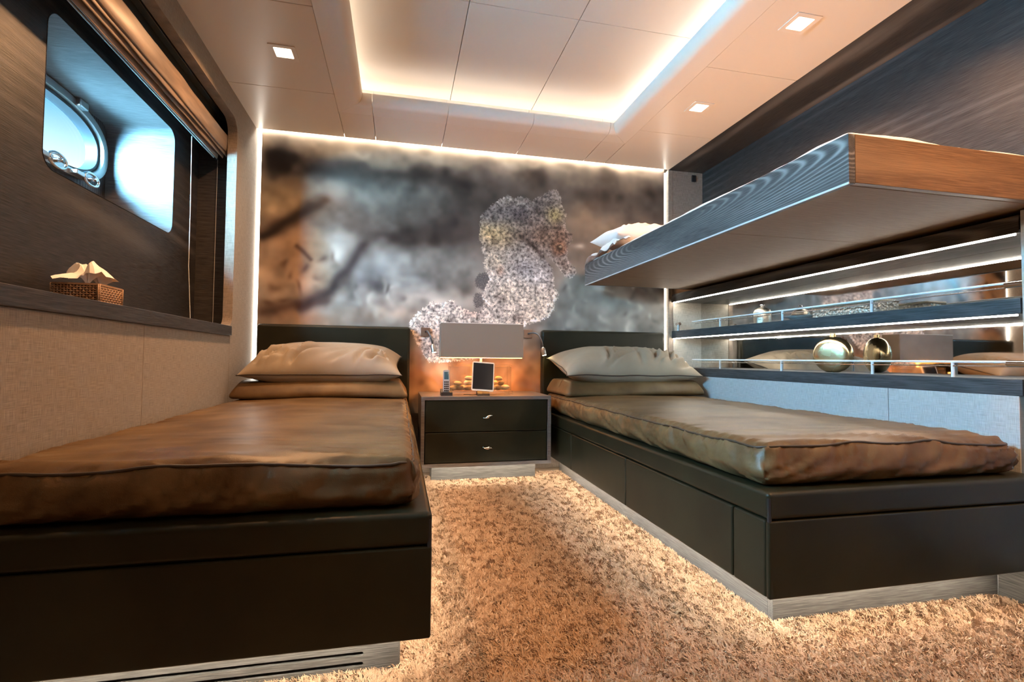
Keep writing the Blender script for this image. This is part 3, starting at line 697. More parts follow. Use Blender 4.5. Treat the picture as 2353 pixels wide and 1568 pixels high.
def bed(x0, x1, open_side, label, drawers, plinth_x, vents=False):
    """open_side +1: free long side at x1 (left bed); -1: free long side at x0 (right bed)"""
    y0, y1, zb, zs, zr = 1.14, 3.27, .14, .341, .416
    t = empty('bed', ((x0 + x1) / 2, (y0 + y1) / 2, 0), label, 'bed', 'leather upholstered single beds')
    O('rim', box(x0, x1, y0, y1 + .024, zs + .002, zr, .013, 4), M['leather'], t)
    O('foot_panel', box(x0, x1, y0, y0 + .014, zb, zs, .005, 3), M['leather'], t)
    sx0, sx1 = (x1 - .03, x1) if open_side > 0 else (x0, x0 + .03)
    ys = [y0 + .013] + drawers + [y1]
    for a, b_ in zip(ys, ys[1:]):
        O('side_panel' if len(ys) == 2 else 'drawer_front', box(sx0, sx1, a + .0015, b_ - .0015, zb, zs, .007, 3), M['leather'], t)
    ix0, ix1 = (x0 + .002, x1 - .032) if open_side > 0 else (x0 + .032, x1 - .002)
    O('core', box(ix0, ix1, y0 + .015, y1, zb + .004, zs, 0), M['dark'], t)
    cx_ = x1 if open_side > 0 else x0
    O('corner_piping', tube([(cx_ - open_side * .006, y0 + .006, zb + .012), (cx_ - open_side * .006, y0 + .006, zr - .016)], .0055, 8), M['dark'], t)
    px0, px1 = plinth_x
    if vents:
        pl = None
        rows = [(0, .0135), (.0265, .0355), (.0475, .0)]
        # plinth front as a board with two rounded slots, then the box behind it
        outer = [(px0, 0), (px1, 0), (px1, .139), (px0, .139)]
        board = None
        zc = [.046, .022]
        slots = [rrect(-.72, -.072, z_ - .005, z_ + .005, .0048, 4) for z_ in zc]
        pl = O('plinth', box(px0, px1, 1.30, y1, 0, .139, 0), M['dark'], t)
        bmv = holed([(px0, 0.034), (px1, .034), (px1, .139), (px0, .139)], slots[0], 1.281, 1.299, 'y')
        bmw = holed([(px0, 0), (px1, 0), (px1, .034), (px0, .034)], slots[1], 1.281, 1.299, 'y')
        O('vent_board', bmv, M['wood_plinth_x'], pl, angle=30); O('vent_board', bmw, M['wood_plinth_x'], pl, angle=30)
        O('side_board', box(px1, px1 + .004, 1.281, y1, 0, .139, 0), M['wood_plinth'], pl)
    else:
        pl = O('plinth', box(px0, px1, 1.30, y1, 0, .139, .001), M['wood_plinth'], t)
        O('plinth_front', box(px0 - .0, px1, 1.278, 1.299, 0, .139, .001), M['wood_plinth_x'], pl)
    # headboard
    hx0, hx1 = (-.838, .066) if open_side > 0 else (.944, 1.856)
    O('headboard', box(hx0, hx1, 3.268, 3.326, .30, .957, .018, 5), M['leather'], t)
    # light strip under the overhang
    a, b_ = (x1 - .05, x1 - .042) if open_side > 0 else (x0 + .05, x0 + .058)
    return t
bed(XL + .004, .078, 1, 'low olive leather bed base with slotted plinth on the window side', [], (XL + .005, .010), vents=True)
bed(.945, XR - .006, -1, 'olive leather bed base with drawer fronts below the bunk', [1.287, 1.988, 2.680], (1.07, XR - .006))
mattress(-.835, .040, 1.185, 3.255, .4165, .530, 'brown leather mattress on the bed beside the window', 2.0)
mattress(.968, 1.868, 1.185, 3.255, .4165, .530, 'brown leather mattress on the bed below the bunk', 8.0)
for x0, x1, y0, y1, lb in ((.036, .044, 1.26, 3.2, 'light strip under the inner edge of the window side bed'),
                           (-.8, .02, 1.205, 1.213, 'light strip under the foot of the window side bed'),
                           (.985, .993, 1.20, 3.2, 'light strip under the drawer side of the bed below the bunk'),
                           (1.0, 1.85, 1.205, 1.213, 'light strip under the foot of the bed below the bunk'),
                           (.20, .84, 3.02, 3.028, 'light strip under the nightstand')):
    strip('led_strip', x0, x1, y0, y1, .1325, .1385, M['led_bed'], lb, 'floor light strips')

def pillow(name, c, w, d, T, tilt, label, group, mat, seed, pinch=.07, pipe=True, nu=84, nv=56, roll=0, crease=1.0):
    """soft pillow: width w along X, depth d, thickness T, tilted about X"""
    Mx = Matrix.Rotation(tilt, 3, 'X') @ Matrix.Rotation(roll, 3, 'Y'); c = Vector(c)
    rg = random.Random(int(seed * 10)); creases = []
    for k in range(18):
        cu = rg.choice((-.38, -.30, .1, .35, .62, .8, -.75)) + rg.uniform(-.06, .06)
        creases.append((cu, rg.uniform(-.98, -.55), rg.uniform(.45, 1.5) if cu < .7 else rg.uniform(1.2, 2.6), rg.uniform(.14, .34), rg.uniform(.008, .015), rg.uniform(.011, .022)))
    def pt(u, v, side):
        px = u * w / 2 * (1 - pinch * (1 - v * v) * u * u); py = v * d / 2 * (1 - pinch * 1.3 * (1 - u * u) * v * v)
        th = T / 2 * max(0, (1 - abs(u) ** 3.0)) ** .55 * max(0, (1 - abs(v) ** 2.4)) ** .50
        rim = max(abs(u), abs(v)); fade = min(1, (1 - rim) * 5)
        wr = .007 * noise.noise(Vector((u * 3 + seed, v * 2, side))) * fade
        if side > 0:
            for cu, cv, ca, cl_, cw, cd in creases:
                ax_, ay_ = (u - cu) * w / 2, (v - cv) * d / 2
                al_ = ax_ * math.cos(ca) + ay_ * math.sin(ca); ac = -ax_ * math.sin(ca) + ay_ * math.cos(ca) + .012 * math.sin(al_ * 16 + cu * 9)
                if -.02 < al_ < cl_ and abs(ac) < .09:
                    env = math.sin(math.pi * min(1, max(0, (al_ + .02) / (cl_ + .02)) ** .6)) * cd * crease * min(1, th / .05) * max(0, 1 - max(0, v + .35) * 1.15)
                    wr += env * (-math.exp(-(ac / cw) ** 2) + .7 * math.exp(-((abs(ac) - cw * 2.1) / (cw * 1.3)) ** 2)) * fade
        else: wr += .006 * noise.noise(Vector((u * w * 9 + seed * 2, v * d * 5, side + 4))) * fade
        pz = side * (th + wr) * (1 if side > 0 else .80)
        q = Vector((px, py, pz + .010 * noise.noise(Vector((u * 2, v * 2, seed)))))
        return c + Mx @ q
    V, F, ids = [], [], {}
    for side in (1, -1):
        for i in range(nu + 1):
            for j in range(nv + 1):
                b_ = i in (0, nu) or j in (0, nv)
                key = (i, j, 0 if b_ else side)
                if key not in ids:
                    u = math.sin((i / nu - .5) * math.pi * .96) / math.sin(.48 * math.pi); v = math.sin((j / nv - .5) * math.pi * .96) / math.sin(.48 * math.pi)
                    ids[key] = len(V); V.append(tuple(pt(u, v, side)))
        g_ = lambda i, j: ids[(i, j, 0 if (i in (0, nu) or j in (0, nv)) else side)]
        for i in range(nu):
            for j in range(nv):
                q = [g_(i, j), g_(i + 1, j), g_(i + 1, j + 1), g_(i, j + 1)]
                F.append(q if side > 0 else q[::-1])
    t = empty(name, (c.x, c.y, min(v[2] for v in V)), label, 'pillow', group)
    O('case', (V, F), mat, t, angle=None)
    if pipe:
        ring = [ids[(i, 0, 0)] for i in range(nu)] + [ids[(nu, j, 0)] for j in range(nv)] + [ids[(i, nv, 0)] for i in range(nu, 0, -1)] + [ids[(0, j, 0)] for j in range(nv, 0, -1)]
        O('piping', tube([V[i] for i in ring], .0035, 6, closed=True), M['piping'], t, angle=None)
    return t
pillow('pillow', (-.40, 3.035, .712), .83, .43, .25, math.radians(14), 'plump taupe pillow against the window side headboard', 'taupe pillows on the beds', M['pillow'], 1.0)
pillow('pillow', (1.42, 3.035, .712), .90, .43, .25, math.radians(14), 'plump taupe pillow on the bed below the bunk', 'taupe pillows on the beds', M['pillow'], 5.0)
def bol_disp(seed, x0, x1):
    def f(p, n):
        k = (p.z - .54) / .08
        ex = min(p.x - x0, x1 - p.x)
        return Vector((-(1 if p.x > (x0 + x1) / 2 else -1) * .05 * max(0, k) * math.exp(-ex / .05), .05 * max(0, k) * (1 if p.y < 3.0 else 0), .008 * noise.noise(Vector((p.x * 4, p.y * 8, seed)))))
    return f
for x0, x1, lb, s in ((-.865, .062, 'brown leather bolster under the window side pillow', 1.0), (.952, 1.90, 'brown leather bolster under the pillow below the bunk', 6.0)):
    O('bolster', soft_box((x0, 2.80, .538), (x1, 3.262, .630), .038, .02, bol_disp(s, x0, x1)), M['cover'], label=lb, cat='bolster', group='leather bolsters at the bed heads', angle=None)

# ------------------------------------------------------------------ upper bunk
bx0, bx1, by0, by1, bz0, bz1 = 1.20, 2.18, 1.129, 3.142, 1.252, 1.392
bk = empty('bunk', (1.69, 2.13, bz0), 'dark oak upper bunk shelf fixed to the right wall', 'bunk bed')
O('front_board', box(bx0, bx0 + .022, by0, by1, bz0, bz1, .0015), M['wood_board'], bk)
O('end_board', box(bx0 + .0225, bx1, by0, by0 + .022, bz0 + .003, bz1, .0015), M['wood_downlit'], bk)
O('end_board', box(bx0 + .0225, bx1, by1 - .022, by1, bz0 + .003, bz1, .0015), M['wood_x'], bk)
M['under'] = wood('bunk_underside', 'x', (.19, .115, .062), (.27, .175, .10), (.29, .19, .11), figure=.1, rough=.6)
for a, b_ in ((by0 + .023, 1.699), (1.701, 2.754), (2.756, by1 - .023)):
    O('underside_panel', box(bx0 + .0225, bx1, a, b_, bz0 + .002, bz0 + .016, .001), M['under'], bk)
O('edge_trim', box(bx0 - .001, bx0 + .003, by0, by1, bz0 - .002, bz0 + .004, .0008), plain('pale_edge', (.55, .57, .58), .4), bk)
def dz(p, n): return Vector((0, 0, .010 * noise.noise(Vector((p.x * 5, p.y * 3, 2))) + .004 * noise.noise(Vector((p.x * 16, p.y * 12, 5)))))
O('bunk_mattress', soft_box((bx0 + .03, by0 + .03, bz0 + .018), (bx1 - .01, by1 - .03, 1.424), .03, .03, dz), M['white_cloth'], label='white covered mattress lying in the upper bunk', cat='mattress', angle=None)
pillow('pillow', (1.545, 2.90, 1.515), .64, .44, .19, math.radians(6), 'white pillow at the far end of the upper bunk', None, M['white_cloth'], 9.0, pipe=False, crease=.35)
# folded striped towel-like sheet corner hanging over the far end of the bunk
V, F = [], []
nU, nW = 22, 16
for i in range(nU + 1):
    for j in range(nW + 1):
        u, w_ = i / nU, j / nW
        y_ = 2.66 + .50 * u; x_ = 1.195 + .10 * w_
        z_ = 1.425 + .085 * w_ ** .8 * math.sin(math.pi * min(1, .2 + u)) + .012 * noise.noise(Vector((u * 6, w_ * 5, 3)))
        if u > .88: z_ -= (u - .88) * .50; y_ += .004
        z_ += .010 * math.sin(u * 19 + w_ * 4) * (1 - w_)
        V.append((x_ + .005 * math.sin(u * 14), y_, z_))
for i in range(nU):
    for j in range(nW):
        a = i * (nW + 1) + j; F.append([a, a + 1, a + nW + 2, a + nW + 1])
m = len(V); V += [(a + .001, b_, c - .005) for a, b_, c in V]; F += [[i + m for i in f[::-1]] for f in F]
O('bed_sheet', (V, F), M['white_cloth'], label='loose white sheet bunched over the far corner of the bunk', cat='sheet', angle=None)

# ------------------------------------------------------------------ shelving in the right wall
def shelf(z0, z1, label):
    return O('shelf', box(XR, XM, 1.20, 3.298, z0, z1, .002), M['wood_shelf'], label=label, cat='shelf', group='oak shelves in the wall niche')
M['wood_shelf'] = wood('oak_shelf', 'y', (.028, .031, .034), (.075, .080, .086), (.12, .125, .13), figure=.3)
shelf(.655, .709, 'lower dark oak shelf just above the mattress')
shelf(.918, .970, 'middle dark oak shelf in the mirrored niche')
O('valance', box(XR, XM, 1.20, 3.298, 1.18, 1.237, .002), M['wood_y'], label='dark oak valance board over the mirrored shelves', cat='valance')
strip('led_strip', XR + .004, XR + .013, 1.215, 3.285, 1.175, 1.18, M['led_shelf'], 'bright light strip along the bottom of the valance', 'shelf light strips')
strip('led_strip', XR + .004, XR + .013, 1.215, 3.285, .913, .918, M['led_shelf'], 'bright light strip under the middle shelf', 'shelf light strips')
mac, N, L, b = newmat('acrylic'); N.remove(b)
tr = N.new('ShaderNodeBsdfTransparent'); tr.inputs[0].default_value = (.96, .97, .97, 1)
gl = N.new('ShaderNodeBsdfGlossy'); gl.inputs['Roughness'].default_value = .05
mxs = N.new('ShaderNodeMixShader'); mxs.inputs[0].default_value = .09
L.new(tr.outputs[0], mxs.inputs[1]); L.new(gl.outputs[0], mxs.inputs[2]); L.new(mxs.outputs[0], N['Material Output'].inputs['Surface'])
M['frost'] = plain('frosted_acrylic', (.78, .80, .80), .18, spec=.7)
def rail(zt_, zs_, ys, label):
    t = empty('shelf_rail', (XR + .015, 2.2, zs_), label, 'rail', 'slim guard rails along the shelves')
    O('rod', box(XR + .010, XR + .020, 1.245, 3.06, zt_ - .008, zt_, .002), M['frost'], t)
    O('rod', box(XR + .010, XR + .020, 1.245, 3.02, zt_ - .021, zt_ - .017, .001), M['chrome'], t)
    for y_ in ys: O('post', tube([(XR + .015, y_, zs_), (XR + .015, y_, zt_ - .004)], .006, 10), M['frost'], t)
    O('end_cap', tube([(XR + .015, 1.197, zt_ - .01), (XR + .015, 1.248, zt_ - .01)], .011, 12), M['chrome'], t)
    k = O('end_bracket', tube([(XR + .015, 3.235, zs_), (XR + .015, 3.235, zt_ - .01)], .008, 10), M['steel'], t)
    O('bracket_knob', tube([(XR + .015, 3.215, zt_ - .008), (XR + .015, 3.255, zt_ - .008)], .011, 12), M['chrome'], k)
rail(1.027, .970, (2.755, 2.235, 1.729), 'clear guard rail on the middle shelf')
rail(.768, .709, (2.757, 2.245, 1.73, 1.415), 'clear guard rail on the lower shelf')
# lidded jar
silver = plain('beaten_silver', (.62, .55, .45), .32, 1, bump=(220, .6, .003))
j = empty('jar', (2.04, 2.50, .970), 'small beaten silver jar with knobbed lid on the middle shelf', 'jar')
O('body', lathe([(.040, 0), (.046, .004), (.048, .03), (.047, .058), (.044, .062)], (2.04, 2.50, .970)), silver, j)
ld = O('lid', lathe([(.049, .062), (.049, .068), (.040, .086), (.022, .097), (.008, .101)], (2.04, 2.50, .970)), silver, j)
O('knob', ellipsoid((2.04, 2.50, 1.080), .013, .013, .011), M['chrome'], ld)
O('dish', lathe([(.03, 0), (.034, .004), (.06, .010), (.092, .020), (.095, .022), (.090, .0215), (.05, .012), (.02, .008)], (2.03, 2.19, .970), n=32), plain('white_china', (.82, .82, .80), .25), label='round white china dish beside the silver jar', cat='dish')
# woven basket
bas = empty('basket', (2.04, 1.91, .970), 'long silvery woven basket on the middle shelf', 'basket')
wv, N, L, b = newmat('silver_weave')
b.inputs['Base Color'].default_value = (.42, .38, .32, 1); b.inputs['Metallic'].default_value = .6; b.inputs['Roughness'].default_value = .4
tc = N.new('ShaderNodeTexCoord'); vo = N.new('ShaderNodeTexVoronoi'); vo.inputs['Scale'].default_value = 85; bp = N.new('ShaderNodeBump'); bp.inputs['Strength'].default_value = .9; bp.inputs['Distance'].default_value = .006
L.new(tc.outputs['Object'], vo.inputs['Vector']); L.new(vo.outputs['Distance'], bp.inputs['Height']); L.new(bp.outputs[0], b.inputs['Normal'])
O('body', holed(rrect(1.985, 2.095, 1.73, 2.09, .012), rrect(1.991, 2.089, 1.736, 2.084, .010), .970, 1.022, 'z'), wv, bas, angle=30)
O('base', box(1.99, 2.09, 1.735, 2.085, .970, .974, 0), wv, bas)
rp = [(a, b_, 1.024) for a, b_ in rrect(1.987, 2.093, 1.732, 2.088, .012, 4)]
dn = []
for p, q in zip(rp, rp[1:] + rp[:1]):
    m = max(1, int((Vector(q) - Vector(p)).length / .006))
    for k in range(m):
        dn.append(tuple(Vector(p).lerp(Vector(q), k / m)))
O('rim', tube(dn, [.0052 + .0014 * (k % 2) for k in range(len(dn))], 6, closed=True), plain('rope_rim', (.40, .32, .22), .6), bas, angle=None)
# round bronze disc vase
dv = empty('disc_vase', (2.04, 2.02, .709), 'round flat bronze vase on the lower shelf', 'vase')
bron = plain('pale_bronze', (.60, .46, .26), .26, 1, bump=(30, .15, .004))
V, F = lathe([(.004, -.034), (.05, -.033), (.072, -.029), (.083, -.020), (.0875, -.006), (.0875, .006), (.083, .020), (.072, .029), (.05, .033), (.004, .034)], (2.04, 2.02, .793), (-.93, -.38, 0), n=44)
V = [(a, b_, max(c, .709)) for a, b_, c in V]
O('body', (V, F), bron, dv, angle=60)
O('neck', lathe([(.013, .0), (.013, .022), (.010, .022)], (2.04, 2.02, .873), n=16), bron, dv)

# ------------------------------------------------------------------ nightstand
nx0, nx1, ny0, ny1, nzb, nzt_ = .125, .888, 2.875, 3.315, .14, .540
ns = empty('nightstand', ((nx0 + nx1) / 2, 3.1, 0), 'two drawer nightstand with oak case between the beds', 'nightstand')
M['wood_case'] = wood('case_oak', 'x', (.10, .085, .075), (.19, .165, .145), (.22, .19, .17), figure=.2, rough=.35)
O('top', box(nx0, nx1, ny0, ny1, nzt_ - .02, nzt_, .001), M['wood_case'], ns)
O('bottom', box(nx0, nx1, ny0, ny1, nzb, nzb + .02, .001), M['wood_case'], ns)
O('side', box(nx0, nx0 + .02, ny0, ny1, nzb + .0201, nzt_ - .0201, .001), M['wood_case'], ns)
O('side', box(nx1 - .02, nx1, ny0, ny1, nzb + .0201, nzt_ - .0201, .001), M['wood_case'], ns)
O('back', box(nx0 + .021, nx1 - .021, 3.29, 3.312, nzb + .021, nzt_ - .021, 0), M['dark'], ns)
for z0, z1, a in ((.163, .334, 12), (.337, .517, -10)):
    d = O('drawer', box(nx0 + .0235, nx1 - .0235, ny0 + .006, 3.25, z0, z1, .004), M['leather'], ns)
    hx, hz = .505, (z0 + z1) / 2 - .003
    R_ = Matrix.Rotation(math.radians(a), 3, 'Y'); P = []; rr = []
    for k in range(13):
        s = (k / 12 - .5) * 2; P.append(Vector((hx, ny0 - .017, hz)) + R_ @ Vector((s * .029, -.003 * (1 - s * s), .004 * math.sin(s * 3)))); rr.append(.0012 + .0085 * max(0, 1 - abs(s) * 1.25) ** .8)
    h_ = O('handle', tube(P, rr, 10), M['chrome'], d, angle=None, label='chrome twisted knob')
    O('handle_stem', tube([(hx, ny0 + .007, hz), (hx, ny0 - .012, hz)], .0045, 8), M['chrome'], d)
O('plinth', box(.204, .862, 3.13, 3.30, 0, .139, .001), M['wood_plinth_x'], ns)

# box lamp with acrylic base and pebbles
lp = empty('table_lamp', (.49, 3.05, nzt_), 'wide box lamp with taupe shade on a clear acrylic case', 'lamp')
LX0, LX1, LY0, LY1, LZ0, LZ1 = .240, .740, 2.98, 3.12, .764, .968
shade = plain('taupe_shade', (.22, .185, .145), .6, bump=(500, .1, .001))
sh = O('lamp_shade', holed([(LX0, LY0), (LX1, LY0), (LX1, LY1), (LX0, LY1)], [(LX0 + .004, LY0 + .004), (LX1 - .004, LY0 + .004), (LX1 - .004, LY1 - .004), (LX0 + .004, LY1 - .004)], LZ0, LZ1, 'z'), shade, lp, angle=30)
trim = plain('shade_trim', (.75, .72, .66), .5)
O('trim', holed([(LX0 - .001, LY0 - .001), (LX1 + .001, LY0 - .001), (LX1 + .001, LY1 + .001), (LX0 - .001, LY1 + .001)], [(LX0 + .003, LY0 + .003), (LX1 - .003, LY0 + .003), (LX1 - .003, LY1 - .003), (LX0 + .003, LY1 - .003)], LZ1, LZ1 + .003, 'z'), trim, sh, angle=30)
O('diffuser', box(LX0 + .006, LX1 - .006, LY0 + .006, LY1 - .006, LZ0 - .003, LZ0 + .003, 0), M['lamp_glow'], lp)
O('bulb', ellipsoid((.49, 3.05, .86), .03, .03, .04), emit('bulb_glow', (1, .45, .14), 22), lp)
O('stem', box(.484, .496, 3.044, 3.056, .724, LZ0 - .003, .001), trim, lp)
for k, (a, b_, c, d) in enumerate(((.295, .670, 2.992, 2.997), (.295, .670, 3.103, 3.108), (.295, .300, 2.9975, 3.1025), (.665, .670, 2.9975, 3.1025))):
    O('acrylic_side', box(a, b_, c, d, .566, .712, .0005, 1), mac, lp)
O('acrylic_floor', box(.285, .680, 2.985, 3.115, .556, .5655, .001, 1), mac, lp)
O('acrylic_top', box(.294, .671, 2.991, 3.109, .7125, .724, .0005, 1), mac, lp)
for a in (.300, .665):
    for c in (3.0, 3.10): O('foot', box(a - .014, a + .014, c - .012, c + .012, nzt_, .5555, .002, 1), mac, lp)
peb = [(.315, .021, .014), (.352, .026, .016), (.385, .020, .014), (.345, .024, .013, 1), (.412, .024, .015), (.415, .026, .016, 1), (.412, .025, .014, 2), (.455, .022, .015), (.5, .026, .016), (.55, .024, .015), (.592, .024, .016), (.572, .022, .014, 1), (.595, .022, .013, 2), (.612, .020, .014, 1), (.643, .026, .015)]
pm = [plain('pebble_tan', (.50, .36, .20), .5), plain('pebble_brown', (.34, .22, .12), .5), plain('pebble_cream', (.62, .50, .34), .5)]
pos = ['near the phone end', 'second from the phone end', 'third from the phone end', 'topmost beside the phone end', 'left of the tablet at the bottom', 'left of the tablet in the middle', 'left of the tablet on top', 'behind the left edge of the tablet', 'behind the middle of the tablet', 'behind the right edge of the tablet', 'right of the tablet at the bottom', 'right of the tablet in the middle', 'right of the tablet on top', 'on the outer side of the right pile', 'alone at the right end']
for k, p in enumerate(peb):
    lev = p[3] if len(p) > 3 else 0
    O('pebble', ellipsoid((p[0], 3.03 + .02 * ((k * 37) % 3 - 1), .567 + p[2] + lev * .029), p[1] * 1.12, p[1] * .8, p[2] * 1.05, 14, 9, random.uniform(-.15, .15), .12, k), pm[k % 3], label='smooth pebble in the clear lamp case, ' + pos[k], cat='pebble', group='pebbles in the lamp base', angle=None)

# tablet on a stand
tb = empty('tablet', (.49, 2.95, nzt_), 'pale framed tablet on a small dark stand before the lamp', 'tablet')
Rt = Matrix.Rotation(math.radians(-14), 3, 'X') @ Matrix.Rotation(math.radians(4), 3, 'Y')
def tilt(g, c): return [tuple(Vector(c) + Rt @ Vector(v)) for v in g[0]], g[1]
tcn = (.488, 2.952, .652)
O('body', tilt(prism(rrect(-.066, .066, -.088, .088, .008, 5), -.004, .004, 'y'), tcn), plain('tablet_frame', (.75, .70, .62), .3), tb, angle=35)
O('screen', tilt(box(-.060, .060, -.0052, -.0042, -.078, .080, 0), tcn), plain('tablet_screen', (.012, .011, .012), .08, spec=.6), tb)
O('stand', prism([(2.915, nzt_), (2.985, nzt_), (2.975, .562), (2.952, .570), (2.930, .552)], .452, .524, 'x'), M['dark'], tb)
O('cable', tube([(.452, 2.96, .545), (.43, 2.955, .543), (.41, 2.98, .543), (.38, 3.0, .543)], .002, 6), M['dark'], tb)
# phone handset in cradle
pn = empty('telephone', (.272, 2.96, nzt_), 'slim silver cordless handset standing in a black cradle', 'telephone')
Rt = Matrix.Rotation(math.radians(-8), 3, 'X')
c = (.272, 2.965, .622)
hs = O('handset', tilt(prism(rrect(-.019, .019, -.068, .068, .010, 6), -.009, .009, 'y'), c), plain('phone_silver', (.55, .56, .57), .3, .4), pn, angle=35)
O('screen', tilt(box(-.013, .013, -.0105, -.009, .012, .056, .001), c), plain('phone_screen', (.06, .14, .18), .15), hs)
for i in range(3):
    for k in range(5):
        O('key', tilt(box(-.0135 + i * .0095, -.0055 + i * .0095, -.0108, -.009, -.058 + k * .0125, -.050 + k * .0125, .001, 1), c), M['dark'], hs)
O('cradle', prism([(2.93, nzt_), (3.01, nzt_), (3.005, .572), (2.985, .578), (2.935, .560)], .240, .306, 'x'), M['dark'], pn)
# reading lamps
def reading(px, pz, hx, hz, label, bend):
    t = empty('reading_lamp', (px, 3.325, pz - .03), label, 'reading lamp', 'bedside reading lamps on the mural')
    O('wall_plate', box(px - .030, px + .030, 3.318, 3.3285, pz - .029, pz + .029, .002), plain('bronze_plate', (.30, .21, .15), .35, .6), t)
    P0, P3 = Vector((px, 3.318, pz)), Vector((hx, 3.235, hz)); P1 = P0 + Vector((bend, -.06, .02)); P2 = P3 + Vector((-.012 if bend >= 0 else -.03, -.005, .07))
    P = [((1 - s) ** 3) * P0 + 3 * s * (1 - s) ** 2 * P1 + 3 * s * s * (1 - s) * P2 + s ** 3 * P3 for s in np.linspace(0, 1, 16)]
    O('gooseneck', tube(P, .0055, 10), M['gun'], t, angle=None)
    ax_ = Vector((.18, -.15, -1)).normalized()
    hd = O('head', lathe([(.006, -.004), (.014, .004), (.0165, .014), (.0165, .052), (.013, .052), (.013, .046)], P3, ax_, 20), M['steel'], t)
    O('led', lathe([(.0125, .0475), (.0125, .0525)], P3, ax_, 16), M['spot_glow'], hd)
reading(.165, .929, .207, .845, 'gooseneck reading lamp beside the window side headboard', 0.0)
reading(.857, .931, .938, .835, 'gooseneck reading lamp beside the drawer bed headboard', .06)

# ------------------------------------------------------------------ tissue box on the sill
tb2 = empty('tissue_box', (-.997, 1.90, .918), 'woven rattan tissue box with a tuft of tissue on the window sill', 'tissue box')
mrt, N, L, b = newmat('rattan'); b.inputs['Roughness'].default_value = .55
at_ = N.new('ShaderNodeTexNoise'); at_.inputs['Scale'].default_value = 60; rr_ = ramp(N, [(.3, (.30, .17, .09)), (.7, (.46, .28, .16))]); L.new(at_.outputs['Fac'], rr_.inputs[0]); L.new(rr_.outputs[0], b.inputs['Base Color'])
tx0, tx1, ty0, ty1, tz0, tz1 = -1.063, -.930, 1.83, 1.97, .918, .986
O('body', box(tx0 + .004, tx1 - .004, ty0 + .004, ty1 - .004, tz0, tz1 - .004, .002), plain('rattan_core', (.10, .055, .03), .8), tb2)
V, F = [], []
def addg(gm):
    global V, F
    n_ = len(V); V += gm[0]; F += [[i + n_ for i in f] for f in gm[1]]
for k in range(9):                                                   # horizontal strands woven over and under
    z_ = tz0 + .005 + k * .0073
    for s in range(2):
        for face in ('x0', 'x1', 'y0', 'y1'):
            a, b2 = (ty0, ty1) if face[0] == 'x' else (tx0, tx1); m = int((b2 - a) / .004)
            P = []
            for q in range(m + 1):
                s_ = a + (b2 - a) * q / m; o_ = .0016 * math.sin(s_ / .0085 * math.pi + k * math.pi)
                xx = tx1 - .003 + o_ if face == 'x1' else tx0 + .003 - o_ if face == 'x0' else s_
                yy = ty1 - .003 + o_ if face == 'y1' else ty0 + .003 - o_ if face == 'y0' else s_
                P.append((xx, yy, z_))
            if s == 0: addg(tube(P, .0026, 5))
for face in ('x1', 'y0', 'y1'):
    a, b2 = (ty0, ty1) if face == 'x1' else (tx0, tx1); m = int((b2 - a) / .0085)
    for q in range(m + 1):
        s_ = a + (b2 - a) * q / m
        p = {'x1': (tx1 - .003, s_), 'y0': (s_, ty0 + .003), 'y1': (s_, ty1 - .003)}[face]
        addg(tube([(p[0], p[1], tz0), (p[0], p[1], tz1 - .002)], .0022, 5))
O('weave', (V, F), mrt, tb2, angle=None, kind='stuff')
O('rim', holed(rrect(tx0, tx1, ty0, ty1, .006, 3), rrect(tx0 + .045, tx1 - .045, ty0 + .03, ty1 - .03, .02, 4), tz1 - .006, tz1, 'z'), mrt, tb2, angle=30)
V, F = [], []
nR, nA_ = 9, 40
for i in range(nR + 1):
    for k in range(nA_):
        t_ = 2 * math.pi * k / nA_; r_ = i / nR
        spike = .75 + .55 * abs(math.sin(2.5 * t_ + .5)) ** 2.5 + .2 * math.sin(3 * t_ + 1.9)
        V.append((-1.0 + .062 * r_ * spike * math.cos(t_), 1.90 + .075 * r_ * spike * math.sin(t_),
                  .985 + .062 * math.sin(min(1, r_ * 2.2) * math.pi / 2) * (1 + .5 * math.sin(2 * t_ + 2.5)) * (1 - .62 * r_ * r_) + .020 * noise.noise(Vector((math.cos(t_) * 3 * r_, math.sin(t_) * 3 * r_, 1)))))
for i in range(nR):
    for k in range(nA_):
        l = (k + 1) % nA_; F.append([i * nA_ + k, (i + 1) * nA_ + k, (i + 1) * nA_ + l, i * nA_ + l])
O('tissue', (V, F), M['tissue'], tb2, angle=25)

